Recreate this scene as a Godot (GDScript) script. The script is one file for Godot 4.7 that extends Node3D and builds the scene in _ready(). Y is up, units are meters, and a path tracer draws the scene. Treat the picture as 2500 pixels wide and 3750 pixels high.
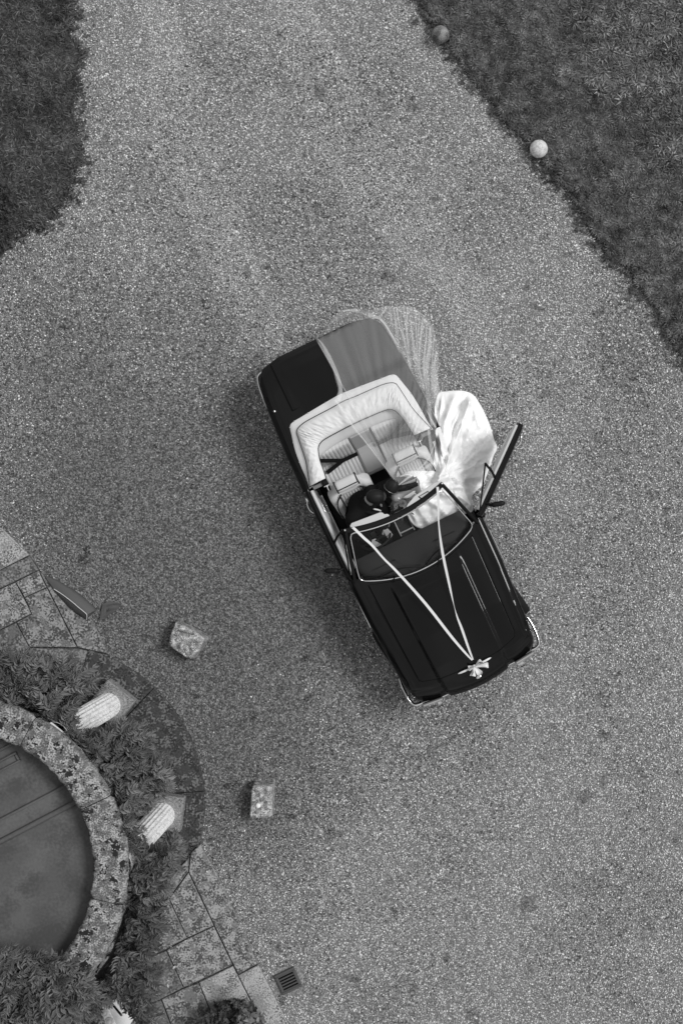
extends Node3D
# A convertible wedding car on a gravel drive beside a round stone portico, seen from straight above.
const FPX := 4913.0            # focal length in photograph pixels
const CAM_H := 17.0            # metres above the gravel
const NADIR := Vector2(1606, 1880)
var rng := RandomNumberGenerator.new()
var car_xf: Transform3D
var M := {}
var names := {}

# ---------------------------------------------------------------- places
func P(u: float, v: float, y := 0.0) -> Vector3:
	return Vector3((u - NADIR.x) * (CAM_H - y) / FPX, y, (v - NADIR.y) * (CAM_H - y) / FPX)

func L(u: float, v: float, y := 0.0) -> Vector3:   # the same, in the car's axes: x to its side, z to its front
	return car_xf.affine_inverse() * P(u, v, y)

func poly_px(a: Array, y := 0.0) -> PackedVector2Array:
	var o := PackedVector2Array()
	for p in a:
		var w := P(p[0], p[1], y)
		o.append(Vector2(w.x, w.z))
	return o

func rf(a: float, b: float) -> float:
	return rng.randf_range(a, b)

# ---------------------------------------------------------------- mesh builder
class MB:
	var v := PackedVector3Array()
	var f := PackedInt32Array()
	var c := PackedColorArray()
	var uv := PackedVector2Array()
	var tint := Color(1, 1, 1, 1)
	func vert(p: Vector3) -> int:
		v.append(p)
		c.append(tint)
		return v.size() - 1
	func tri_i(a: int, b: int, d: int) -> void:
		f.append(a); f.append(b); f.append(d)
	func tri(a: Vector3, b: Vector3, d: Vector3) -> void:
		tri_i(vert(a), vert(b), vert(d))
	func quad(a: Vector3, b: Vector3, d: Vector3, e: Vector3) -> void:
		var i := vert(a)
		vert(b); vert(d); vert(e)
		tri_i(i, i + 1, i + 2); tri_i(i, i + 2, i + 3)
	func grid(rows: Array, close_u := false, close_v := false) -> void:
		var base := v.size()
		var n: int = rows[0].size()
		var m := rows.size()
		for r in rows:
			for p in r:
				vert(p)
		for i in (m if close_v else m - 1):
			for j in (n if close_u else n - 1):
				var a := base + i * n + j
				var b := base + i * n + (j + 1) % n
				var d := base + ((i + 1) % m) * n + (j + 1) % n
				var e := base + ((i + 1) % m) * n + j
				tri_i(a, b, d); tri_i(a, d, e)
	func fan(ring: PackedVector3Array, centre: Vector3, flip := false) -> void:
		var k := vert(centre)
		var b := v.size()
		for p in ring:
			vert(p)
		for i in ring.size():
			var j := (i + 1) % ring.size()
			if flip:
				tri_i(k, b + j, b + i)
			else:
				tri_i(k, b + i, b + j)
	func tube(path: PackedVector3Array, rad, n := 6, closed := false, caps := true, flat := Vector3.ZERO) -> void:
		var rows := []
		var m := path.size()
		var side := Vector3.ZERO
		for i in m:
			var t: Vector3
			if closed:
				t = path[(i + 1) % m] - path[(i - 1 + m) % m]
			else:
				t = path[mini(i + 1, m - 1)] - path[maxi(i - 1, 0)]
			t = t.normalized()
			if side == Vector3.ZERO:
				side = t.cross(Vector3.UP if absf(t.y) < 0.9 else Vector3.RIGHT).normalized()
			else:
				side = (side - t * side.dot(t)).normalized()
			var up := side.cross(t).normalized()
			var r: float = rad[i] if rad is PackedFloat32Array or rad is Array else rad
			var ring := PackedVector3Array()
			for k in n:
				var a := TAU * k / n
				var sx := 1.0
				var sy := 1.0
				if flat != Vector3.ZERO:
					sx = flat.x; sy = flat.y
				ring.append(path[i] + side * cos(a) * r * sx + up * sin(a) * r * sy)
			rows.append(ring)
		grid(rows, true, closed)
		if caps and not closed:
			fan(rows[0], path[0], false)
			fan(rows[m - 1], path[m - 1], true)
	func prism(poly: PackedVector2Array, y0: float, y1: float, bevel := 0.0) -> void:
		# an upright prism whose top edge is chamfered
		var q := poly.duplicate()
		if not Geometry2D.is_polygon_clockwise(q):
			q.reverse()
		var n := q.size()
		var top := PackedVector2Array()
		if bevel > 0.0:
			for i in n:
				var a: Vector2 = (q[i] - q[(i - 1 + n) % n]).normalized()
				var b: Vector2 = (q[(i + 1) % n] - q[i]).normalized()
				var na := Vector2(a.y, -a.x)
				var nb := Vector2(b.y, -b.x)
				var nn := (na + nb)
				nn = nn / maxf(0.3, nn.length_squared() * 0.5)
				top.append(q[i] - nn * bevel * (1.0 if Geometry2D.is_point_in_polygon(q[i] - nn * 0.002, q) else -1.0))
		else:
			top = q
		for i in n:
			var j := (i + 1) % n
			var a := Vector3(q[i].x, y0, q[i].y)
			var b := Vector3(q[j].x, y0, q[j].y)
			var a1 := Vector3(q[i].x, y1 - bevel, q[i].y)
			var b1 := Vector3(q[j].x, y1 - bevel, q[j].y)
			quad(a, b, b1, a1)
			if bevel > 0.0:
				quad(a1, b1, Vector3(top[j].x, y1, top[j].y), Vector3(top[i].x, y1, top[i].y))
		var t := Geometry2D.triangulate_polygon(top)
		for k in range(0, t.size(), 3):
			var p0 := Vector3(top[t[k]].x, y1, top[t[k]].y)
			var p1 := Vector3(top[t[k + 1]].x, y1, top[t[k + 1]].y)
			var p2 := Vector3(top[t[k + 2]].x, y1, top[t[k + 2]].y)
			if (p2 - p0).cross(p1 - p0).y < 0:
				tri(p0, p2, p1)
			else:
				tri(p0, p1, p2)
	func sheet(poly: PackedVector2Array, y: float) -> void:
		var t := Geometry2D.triangulate_polygon(poly)
		for k in range(0, t.size(), 3):
			var p0 := Vector3(poly[t[k]].x, y, poly[t[k]].y)
			var p1 := Vector3(poly[t[k + 1]].x, y, poly[t[k + 1]].y)
			var p2 := Vector3(poly[t[k + 2]].x, y, poly[t[k + 2]].y)
			if (p2 - p0).cross(p1 - p0).y < 0:
				tri(p0, p2, p1)
			else:
				tri(p0, p1, p2)
	func box(x: Transform3D, s: Vector3, bevel := 0.0) -> void:
		# chamfered box: size s about the transform's origin
		var h := s * 0.5
		var b := minf(bevel, minf(h.x, minf(h.y, h.z)) * 0.9)
		var st := v.size()
		if b <= 0.0:
			for ax in 3:
				for sg in [-1.0, 1.0]:
					var n := Vector3.ZERO; n[ax] = sg
					var u := Vector3.ZERO; u[(ax + 1) % 3] = 1
					var w := Vector3.ZERO; w[(ax + 2) % 3] = sg
					var o := n * h
					quad(o - u * h - w * h, o - u * h + w * h, o + u * h + w * h, o + u * h - w * h)
		else:
			var bp := PackedVector2Array()
			for q in [[-1, -1, 0], [1, -1, 0], [1, 1, 0], [-1, 1, 0]]:
				bp.append(Vector2(q[0] * h.x, q[1] * h.z))
			var c2 := PackedVector2Array()
			for i in 4:
				var p: Vector2 = bp[i]
				var a: Vector2 = (bp[(i + 3) % 4] - p).normalized()
				var e: Vector2 = (bp[(i + 1) % 4] - p).normalized()
				c2.append(p + a * b); c2.append(p + e * b)
			prism(c2, -h.y, h.y, b)
		for i in range(st, v.size()):
			v[i] = x * v[i]
	func lathe(prof: PackedVector2Array, n: int, at: Vector3) -> void:
		var rows := []
		for p in prof:
			var ring := PackedVector3Array()
			for k in n:
				var a := TAU * k / n
				ring.append(at + Vector3(cos(a) * p.x, p.y, sin(a) * p.x))
			rows.append(ring)
		grid(rows, true)
	func moved(d: Vector3) -> MB:
		for i in v.size():
			v[i] += d
		return self
	func mesh(colours := false) -> ArrayMesh:
		var nrm := PackedVector3Array()
		nrm.resize(v.size())
		for k in range(0, f.size(), 3):
			var a := v[f[k]]
			var g := (v[f[k + 2]] - a).cross(v[f[k + 1]] - a)
			nrm[f[k]] += g; nrm[f[k + 1]] += g; nrm[f[k + 2]] += g
		for i in nrm.size():
			nrm[i] = nrm[i].normalized() if nrm[i].length_squared() > 1e-20 else Vector3.UP
		var arr := []
		arr.resize(Mesh.ARRAY_MAX)
		arr[Mesh.ARRAY_VERTEX] = v
		arr[Mesh.ARRAY_NORMAL] = nrm
		arr[Mesh.ARRAY_INDEX] = f
		if colours:
			arr[Mesh.ARRAY_COLOR] = c
		if uv.size() == v.size():
			arr[Mesh.ARRAY_TEX_UV] = uv
		var m := ArrayMesh.new()
		m.add_surface_from_arrays(Mesh.PRIMITIVE_TRIANGLES, arr)
		return m

# ---------------------------------------------------------------- nodes
func numbered(n: String) -> String:
	var k: int = names.get(n, 0)
	names[n] = k + 1
	return n if k == 0 else "%s_%03d" % [n, k]

func put(mb: MB, called: String, m: Material, parent: Node, colours := false) -> MeshInstance3D:
	var o := MeshInstance3D.new()
	o.mesh = mb.mesh(colours)
	o.material_override = m
	o.name = numbered(called) if parent == self else called
	parent.add_child(o, true)
	return o

func put_mesh(me: Mesh, called: String, m: Material, parent: Node) -> MeshInstance3D:
	var o := MeshInstance3D.new()
	o.mesh = me
	o.material_override = m
	o.name = numbered(called) if parent == self else called
	parent.add_child(o, true)
	return o

func tag(o: Node, label: String, category: String, group := "", kind := "") -> Node:
	if label: o.set_meta("label", label)
	if category: o.set_meta("category", category)
	if group: o.set_meta("group", group)
	if kind: o.set_meta("kind", kind)
	return o

func thing(called: String, at: Transform3D, label: String, category: String, group := "") -> Node3D:
	var o := Node3D.new()
	o.name = numbered(called)
	add_child(o, true)
	o.transform = at
	tag(o, label, category, group)
	return o

func struct(o: Node) -> Node:
	o.set_meta("kind", "structure")
	return o

# ---------------------------------------------------------------- materials and textures
func lin(a: float, alpha := 1.0) -> Color:
	var s := Color(a, a, a).linear_to_srgb()
	s.a = alpha
	return s

func mat(a: float, rough := 0.8, spec := 0.5, metal := 0.0) -> StandardMaterial3D:
	var m := StandardMaterial3D.new()
	m.albedo_color = lin(a)
	m.roughness = rough
	m.metallic_specular = spec
	m.metallic = metal
	return m

func noise(seed_: int, freq: float, type := FastNoiseLite.TYPE_SIMPLEX_SMOOTH, oct := 4) -> FastNoiseLite:
	var n := FastNoiseLite.new()
	n.seed = seed_
	n.noise_type = type
	n.frequency = freq
	n.fractal_octaves = oct
	n.fractal_type = FastNoiseLite.FRACTAL_FBM if oct > 1 else FastNoiseLite.FRACTAL_NONE
	return n

func nbytes(n: FastNoiseLite, size: int) -> PackedByteArray:
	var im := n.get_seamless_image(size, size, false, false, 0.15, true)
	im.convert(Image.FORMAT_L8)
	return im.get_data()

func tex(b: PackedByteArray, size: int) -> ImageTexture:
	return ImageTexture.create_from_image(Image.create_from_data(size, size, false, Image.FORMAT_L8, b))

var lut := PackedByteArray()
func srgb8(a: float) -> int:
	if lut.is_empty():
		for i in 1025:
			lut.append(clampi(int(Color(i / 1024.0, 0, 0).linear_to_srgb().r * 255.0 + 0.5), 0, 255))
	return lut[clampi(int(a * 1024.0), 0, 1024)]

func textured(b: PackedByteArray, size: int, metres: float, rough := 0.85, bump := PackedByteArray(), depth := 0.0, world := true) -> StandardMaterial3D:
	var m := StandardMaterial3D.new()
	m.albedo_texture = tex(b, size)
	m.roughness = rough
	m.uv1_triplanar = true
	m.uv1_world_triplanar = world
	m.uv1_scale = Vector3.ONE / metres
	m.metallic_specular = 0.3
	if depth > 0.0:
		m.heightmap_enabled = true
		m.heightmap_texture = tex(bump, size)
		m.heightmap_scale = depth
	return m

var fields := {}
func field(key: String, freq: float, oct := 4, size := 512) -> PackedByteArray:
	if not fields.has(key):
		fields[key] = nbytes(noise(hash(key) % 1000, freq, FastNoiseLite.TYPE_SIMPLEX_SMOOTH, oct), size)
	return fields[key]

func mottled(seed_: int, base: float, light: float, dark: float, light_cut: int, dark_cut: int, coarse := "mid", grain := 1.0, size := 512) -> PackedByteArray:
	# weathered stone: a mid tone with lighter lichen and darker moss patches that have ragged outlines
	var a := field(coarse, {"wide": 0.008, "mid": 0.018, "small": 0.035}[coarse], 5)
	var b := field("fine", 0.10, 3)
	var n := size * size
	var s1 := (seed_ * 7919 * 13) % n
	var s2 := (seed_ * 104729 + 777) % n
	var s3 := (seed_ * 31337 + 4242) % n
	var o := PackedByteArray()
	o.resize(n)
	for i in n:
		var f: float = 128.0 + (b[(i + s1) % n] - 128) * grain
		var g := base * (0.70 + 0.0024 * f)
		var l := (a[(i + s2) % n] + (f - 128) * 0.8 - light_cut) * 0.036 * grain + 0.5
		if l > 0.0:
			g = lerpf(g, light * (0.72 + 0.0022 * f), minf(l, 1.0))
		var d := (dark_cut - a[(i + s3) % n] - (f - 128) * 0.9) * 0.036 * grain + 0.5
		if d > 0.0:
			g = lerpf(g, dark * (0.7 + 0.0024 * f), minf(d, 1.0))
		o[i] = srgb8(g)
	return o

# ---------------------------------------------------------------- the scene
func _ready() -> void:
	rng.seed = 20240
	# camera: a drone 17 m up that looks straight down; the picture is cut off-centre
	var cam := Camera3D.new()
	cam.name = "camera"
	cam.projection = Camera3D.PROJECTION_FRUSTUM
	cam.keep_aspect = Camera3D.KEEP_HEIGHT
	cam.near = 1.0
	cam.far = 400.0
	cam.size = 3750.0 / FPX
	cam.frustum_offset = Vector2((1250.0 - NADIR.x) / FPX, (NADIR.y - 1875.0) / FPX)
	cam.transform = Transform3D(Basis(Vector3(1, 0, 0), Vector3(0, 0, -1), Vector3(0, 1, 0)), Vector3(0, CAM_H, 0))
	add_child(cam)
	# overcast sky, a broad bright patch of cloud to the right of the picture
	var env := Environment.new()
	env.background_mode = Environment.BG_SKY
	var sm := ProceduralSkyMaterial.new()
	sm.sky_top_color = Color(0.70, 0.70, 0.70)
	sm.sky_horizon_color = Color(0.66, 0.66, 0.66)
	# broken cloud, the same all over the sky
	var cn := noise(900, 0.012, FastNoiseLite.TYPE_SIMPLEX_SMOOTH, 5)
	var ci := cn.get_seamless_image(512, 256, false, false, 0.1, true)
	ci.convert(Image.FORMAT_RGBA8)
	sm.sky_cover = ImageTexture.create_from_image(ci)
	sm.sky_cover_modulate = Color(0.80, 0.80, 0.80)
	sm.ground_bottom_color = Color(0.3, 0.3, 0.3)
	sm.ground_horizon_color = Color(0.55, 0.55, 0.55)
	sm.sun_angle_max = 0.0
	var sky := Sky.new()
	sky.sky_material = sm
	env.sky = sky
	env.background_energy_multiplier = 0.70
	env.tonemap_mode = Environment.TONE_MAPPER_LINEAR
	env.tonemap_exposure = 1.65
	env.sdfgi_enabled = true
	env.ssao_enabled = true
	env.ssil_enabled = true
	var we := WorldEnvironment.new()
	we.name = "environment"
	we.environment = env
	add_child(we)
	var sun := DirectionalLight3D.new()
	sun.name = "sun"
	sun.light_energy = 0.5
	sun.light_color = Color(1, 1, 1)
	sun.light_angular_distance = 20.0
	sun.shadow_enabled = true
	add_child(sun)
	sun.look_at_from_position(Vector3(6, 7.2, -2.0), Vector3.ZERO)

	var b := Basis(Vector3(0.9006, 0, -0.4346), Vector3.UP, Vector3(0.4346, 0, 0.9006))
	car_xf = Transform3D(b.orthonormalized(), Vector3(-0.5, 0, -0.008))
	materials()
	ground()
	paving()
	portico()
	house()
	car()
	people()
	ribbon()
	small_things()
	plants()

func materials() -> void:
	# gravel: loose chippings of mixed tone
	var S := 512
	var cell := noise(5, 0.22, FastNoiseLite.TYPE_CELLULAR, 1)
	cell.cellular_return_type = FastNoiseLite.RETURN_CELL_VALUE
	cell.cellular_jitter = 1.0
	var a := nbytes(cell, S)
	var n2 := field("mid", 0.018, 5)
	var o := PackedByteArray()
	o.resize(S * S)
	for i in o.size():
		var g := 0.11 + 0.20 * pow(a[i] / 255.0, 1.6)
		o[i] = srgb8(g * (0.8 + 0.4 * n2[i] / 255.0))
	M.gravel = textured(o, S, 1.5, 0.95)
	var rough_field := field("fine", 0.10, 3)
	M.stone = mat(1.0, 0.9, 0.3)
	M.stone.vertex_color_use_as_albedo = true
	M.soil = textured(mottled(21, 0.05, 0.09, 0.025, 150, 100, "small"), 512, 1.1, 0.98)
	M.lawn = textured(mottled(31, 0.06, 0.085, 0.035, 150, 105, "mid"), 512, 1.3, 0.98)
	M.grass = mat(1.0, 0.85, 0.25)
	M.grass.vertex_color_use_as_albedo = true
	M.grass.backlight = Color(0.3, 0.3, 0.3)
	M.leaf = mat(1.0, 0.6, 0.35)
	M.leaf.vertex_color_use_as_albedo = true
	M.leaf.backlight = Color(0.3, 0.3, 0.3)
	M.bark = mat(0.06, 0.95, 0.2)
	M.flags = []
	for k in 4:
		M.flags.append(textured(mottled(41 + k * 7, [0.17, 0.12, 0.24, 0.15][k], [0.30, 0.20, 0.36, 0.25][k], [0.08, 0.07, 0.12, 0.07][k], [136, 150, 128, 140][k], [100, 96, 86, 98][k], ["mid", "mid", "wide", "mid"][k]), 512, [1.7, 2.1, 1.5, 1.9][k], 0.9, rough_field, 0.25))
	M.flag_dark = textured(mottled(71, 0.05, 0.13, 0.032, 164, 92, "mid"), 512, 1.9, 0.85, rough_field, 0.2)
	M.parapet = lichen_stone()
	M.column = textured(mottled(81, 0.80, 0.86, 0.42, 130, 84, "mid"), 512, 0.9, 0.85, rough_field, 0.3)
	M.plinth = textured(mottled(85, 0.20, 0.32, 0.09, 145, 98, "small"), 512, 0.7, 0.9, rough_field, 0.3)
	M.block = textured(mottled(91, 0.22, 0.55, 0.07, 150, 104, "mid"), 512, 0.8, 0.5, rough_field, 0.6)
	M.ball = textured(mottled(95, 0.50, 0.62, 0.30, 145, 92, "mid"), 512, 0.5, 0.9)
	M.ball_dark = textured(mottled(99, 0.07, 0.26, 0.045, 144, 105, "wide"), 512, 0.6, 0.9)
	M.lead = textured(mottled(101, 0.085, 0.105, 0.065, 150, 100, "wide", 0.3), 512, 2.2, 0.7)
	M.wall = textured(mottled(111, 0.3, 0.4, 0.2, 150, 95, "wide"), 512, 3.0)
	M.white_paint = mat(0.8, 0.5)
	M.iron = mat(0.07, 0.6, 0.5, 0.2)
	M.pit = mat(0.008, 0.9, 0.1)  # near black, for painted shade in the lid gaps and the drain
	# car
	M.paint = mat(0.004, 0.10, 0.32)
	M.black = mat(0.008, 0.5, 0.25)
	M.rubber = mat(0.012, 0.8, 0.25)
	M.chrome = mat(0.72, 0.14, 0.5, 1.0)
	M.rim = mat(0.4, 0.35, 0.5, 0.8)
	M.leather = mat(0.48, 0.55, 0.4)
	M.leather_dull = mat(0.34, 0.6, 0.35)
	M.piping = mat(0.012, 0.6, 0.3)
	M.cover = mat(0.62, 0.7, 0.3)
	M.carpet = mat(0.03, 0.95, 0.1)
	M.dash = mat(0.02, 0.6, 0.3)
	M.trim = mat(0.16, 0.3, 0.5)
	M.belt = mat(0.01, 0.8, 0.2)
	var gl := StandardMaterial3D.new()
	gl.transparency = BaseMaterial3D.TRANSPARENCY_ALPHA
	gl.albedo_color = Color(0.1, 0.1, 0.1, 0.08)
	gl.roughness = 0.03
	gl.metallic_specular = 0.27
	M.glass = gl
	M.satin = mat(0.80, 0.36, 0.5)
	M.ribbon = mat(0.62, 0.4, 0.45)
	var ve := StandardMaterial3D.new()
	ve.transparency = BaseMaterial3D.TRANSPARENCY_ALPHA
	ve.albedo_color = Color(0.93, 0.93, 0.93, 0.26)
	ve.roughness = 0.9
	ve.vertex_color_use_as_albedo = true
	M.veil = ve
	M.skin = mat(0.27, 0.55, 0.35)
	M.hair = mat(0.010, 0.55, 0.3)
	M.suit = mat(0.008, 0.85, 0.2)
	M.shirt = mat(0.6, 0.8, 0.3)
	M.petal = mat(0.34, 0.8, 0.2)
	M.petal_dark = mat(0.2, 0.8, 0.2)

func lichen_stone() -> StandardMaterial3D:
	# pale stone with black crusts of lichen in rounded blots and white rosettes
	var S := 512
	var fine := field("fine", 0.10, 3)
	var mid := field("mid", 0.018, 5)
	var cl := noise(203, 0.036, FastNoiseLite.TYPE_CELLULAR, 1)
	cl.cellular_return_type = FastNoiseLite.RETURN_DISTANCE
	cl.domain_warp_enabled = true
	cl.domain_warp_amplitude = 9.0
	cl.domain_warp_frequency = 0.05
	var blot := nbytes(cl, S)
	var where := field("wide", 0.008, 5)
	var o := PackedByteArray()
	var h := PackedByteArray()
	o.resize(S * S)
	h.resize(S * S)
	for i in o.size():
		var fi := fine[i] / 255.0
		var g := 0.075 + 0.15 * fi
		var l := (mid[i] + (fine[i] - 128) * 0.9 - 162) * 0.03 + 0.5
		if l > 0.0:
			g = lerpf(g, 0.22 + 0.22 * fi, minf(l, 1.0))
		var d := (98 - mid[i] - (fine[i] - 128) * 0.8) * 0.05 + 0.5
		if d > 0.0:
			g = lerpf(g, 0.07 + 0.06 * fi, minf(d, 1.0))
		h[i] = clampi(int(90 + fi * 110), 0, 255)
		var k := (34.0 + (where[i] - 122) * 0.9 - blot[i] - (fine[i] - 128) * 0.5) * 0.07 + 0.5
		if k > 0.0:
			g = lerpf(g, 0.012 + 0.014 * fi, minf(k, 1.0))
			h[i] = clampi(int(150 + fi * 100), 0, 255)
		o[i] = srgb8(g)
	return textured(o, S, 1.25, 0.92, h, 0.5)

var left_lawn: PackedVector2Array
var right_lawn: PackedVector2Array
var porch_c: Vector3
const PORCH_R := 2.03          # radius of the paved step round the portico

func wobble(poly: PackedVector2Array, amp: float, step: float, seed_: int) -> PackedVector2Array:
	var n := noise(seed_, 1.6, FastNoiseLite.TYPE_SIMPLEX_SMOOTH, 4)
	var o := PackedVector2Array()
	for i in poly.size():
		var a := poly[i]
		var e := poly[(i + 1) % poly.size()]
		var k := maxi(1, int(a.distance_to(e) / step))
		if k > 120: k = 1
		for j in k:
			var p := a.lerp(e, float(j) / k)
			o.append(p + Vector2(n.get_noise_2d(p.x, p.y), n.get_noise_2d(p.x + 50, p.y)) * amp)
	return o

func ground() -> void:
	var g := MB.new()
	g.quad(Vector3(-120, 0, -120), Vector3(120, 0, -120), Vector3(120, 0, 120), Vector3(-120, 0, 120))
	struct(put(g, "ground", M.gravel, self))
	left_lawn = wobble(poly_px([[266, -500], [266, 0], [252, 108], [262, 154], [303, 201], [284, 253], [287, 318], [269, 374], [287, 444], [289, 514], [291, 571], [265, 655], [246, 716], [190, 790], [100, 828], [60, 846], [20, 905], [-30, 950], [-1200, 1300], [-2500, 1300], [-2500, -500]]), 0.07, 0.06, 3)
	right_lawn = wobble(poly_px([[1490, -500], [1545, 20], [1610, 120], [1690, 235], [1765, 325], [1852, 430], [1925, 520], [2045, 640], [2093, 715], [2140, 800], [2185, 872], [2250, 940], [2310, 987], [2340, 1050], [2385, 1092], [2420, 1160], [2465, 1240], [2505, 1300], [2900, 1900], [4500, 2500], [4500, -500]]), 0.09, 0.06, 4)
	var i := 0
	for lw in [left_lawn, right_lawn]:
		var soil := MB.new()
		var wide: PackedVector2Array = Geometry2D.offset_polygon(lw, 0.05)[0]
		soil.sheet(wide, 0.004)
		struct(put(soil, "soil", M.soil, self))
		var turf := MB.new()
		turf.prism(lw, 0.004, 0.03, 0.012)
		struct(put(turf, "lawn", M.lawn, self))
		i += 1
	# gravel chippings: far past counting, one object
	var st := MB.new()
	var ico := [Vector3(0, 1, 0), Vector3(0.9, 0.45, 0), Vector3(0.28, 0.45, 0.86), Vector3(-0.73, 0.4, 0.53), Vector3(-0.7, 0.5, -0.53), Vector3(0.28, 0.42, -0.86), Vector3(0.6, -0.4, 0.6), Vector3(-0.6, -0.4, 0.1), Vector3(0.1, -0.4, -0.7)]
	for t in [[0, 1, 2], [0, 2, 3], [0, 3, 4], [0, 4, 5], [0, 5, 1], [1, 6, 2], [2, 6, 7], [2, 7, 3], [3, 7, 4], [4, 7, 8], [4, 8, 5], [5, 8, 1], [1, 8, 6]]:
		st.tri(ico[t[0]], ico[t[1]], ico[t[2]])
	var mm := MultiMesh.new()
	mm.transform_format = MultiMesh.TRANSFORM_3D
	mm.use_colors = true
	mm.mesh = st.mesh()
	var pat := noise(62, 1.9, FastNoiseLite.TYPE_SIMPLEX_SMOOTH, 3)
	var big := noise(61, 0.45, FastNoiseLite.TYPE_SIMPLEX_SMOOTH, 3)
	var lo := P(-60, -60)
	var hi := P(2560, 3810)
	# a stock of chippings that are strewn at random
	var stock := []
	for k in 600:
		var s := 0.0053 + 0.0062 * pow(rng.randf(), 2.0)
		if rng.randf() < 0.003:
			s *= 2.0
		var bs := Basis.from_euler(Vector3(rf(-0.7, 0.7), rf(0, TAU), rf(-0.7, 0.7))).scaled_local(Vector3(s * rf(0.8, 1.45), s * rf(0.45, 0.8), s))
		stock.append(PackedFloat32Array([bs.x.x, bs.y.x, bs.z.x, 0, bs.x.y, bs.y.y, bs.z.y, 0.003 + s * 0.25, bs.x.z, bs.y.z, bs.z.z, 0]))
	var l_in := [Geometry2D.offset_polygon(left_lawn, -0.10)[0], Geometry2D.offset_polygon(right_lawn, -0.11)[0]]
	var l_in2 := [Geometry2D.offset_polygon(left_lawn, -0.22)[0], Geometry2D.offset_polygon(right_lawn, -0.26)[0]]
	var pave := poly_px([[-300, 1790], [15, 1938], [112, 2036], [168, 2112], [347, 2277], [398, 2395], [564, 2512], [704, 2687], [750, 2844], [735, 3088], [829, 3263], [946, 3527], [1056, 3743], [1150, 3950], [-300, 3950]])
	var dirt_and_shade := []  # centres of dirty chippings and of soft shade put into the stone tones
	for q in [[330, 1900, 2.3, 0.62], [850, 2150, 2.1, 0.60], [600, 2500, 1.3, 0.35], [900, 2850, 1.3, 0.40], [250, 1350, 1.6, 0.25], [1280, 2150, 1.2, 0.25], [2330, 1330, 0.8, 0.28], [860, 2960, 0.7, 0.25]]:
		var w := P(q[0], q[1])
		dirt_and_shade.append(Vector4(w.x, w.z, q[2], q[3]))
	var track_a := poly_px([[560, -60], [640, 500], [900, 1050], [1050, 1300]])
	var track_b := poly_px([[1060, -60], [1260, 500], [1700, 1100], [1960, 1600]])
	var count := 640000
	var buf := PackedFloat32Array()
	buf.resize(count * 16)
	var n := 0
	for k in count:
		var x := rng.randf_range(lo.x, hi.x)
		var z := rng.randf_range(lo.z, hi.z)
		var p := Vector2(x, z)
		var keep := 1.0
		var lift := 0.0
		var li := -1
		if x < -4.2 and z < -2.9:
			li = 0
		elif x > -0.7 and z < -1.6:
			li = 1
		if li >= 0 and Geometry2D.is_point_in_polygon(p, left_lawn if li == 0 else right_lawn):
			lift = 0.028
			keep = 0.45 if not Geometry2D.is_point_in_polygon(p, l_in[li]) else (0.10 if not Geometry2D.is_point_in_polygon(p, l_in2[li]) else 0.004)
		elif absf(x + 1.90) < 0.19 and absf(z - 5.92) < 0.19:
			continue           # the drain
		elif x < -1.7 and z > -0.4 and Geometry2D.is_point_in_polygon(p, pave):
			lift = 0.055
			keep = 0.006
		if keep < 1.0 and rng.randf() > keep:
			continue
		var r := rng.randf()
		var grow := 1.0
		var tone := 0.165 + 0.60 * r * r
		if rng.randf() < 0.015:
			tone = 0.75
		# dirty chippings near the portico and shade painted beside the car, both as darker stones; wheel tracks are worn paler
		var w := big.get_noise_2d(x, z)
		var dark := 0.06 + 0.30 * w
		for q in dirt_and_shade:
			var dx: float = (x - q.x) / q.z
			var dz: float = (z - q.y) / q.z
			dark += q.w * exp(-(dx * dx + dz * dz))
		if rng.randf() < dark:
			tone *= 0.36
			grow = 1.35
		elif (li2(p, track_a) < 0.30 + 0.3 * w or li2(p, track_b) < 0.34 + 0.3 * w) and tone < 0.3:
			tone += 0.16
		if pat.get_noise_2d(x, z) < -0.57:
			tone *= 0.45
		var st0: PackedFloat32Array = stock[rng.randi() % 600]
		var at := n * 16
		for c in 12:
			buf[at + c] = st0[c] * grow
		buf[at + 3] = x
		buf[at + 7] += lift
		buf[at + 11] = z
		buf[at + 12] = tone
		buf[at + 13] = tone
		buf[at + 14] = tone
		buf[at + 15] = 1.0
		n += 1
	buf.resize(n * 16)
	mm.instance_count = n
	mm.buffer = buf
	var gm := MultiMeshInstance3D.new()
	gm.multimesh = mm
	gm.material_override = M.stone
	gm.name = "gravel"
	add_child(gm)
	tag(gm, "loose grey gravel chippings covering the whole drive", "gravel", "", "stuff")
	grass_patch(left_lawn, lo, hi, "grass", "dark mown grass on the rounded lawn beside the clipped hedge", 5, 0)
	grass_patch(right_lawn, lo, hi, "grass", "short grass with rough longer tufts behind the two stone balls", 6, 1)

func li2(p: Vector2, line: PackedVector2Array) -> float:
	var best := 9.0
	for i in line.size() - 1:
		best = minf(best, p.distance_to(Geometry2D.get_closest_point_to_segment(p, line[i], line[i + 1])))
	return best

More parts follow.
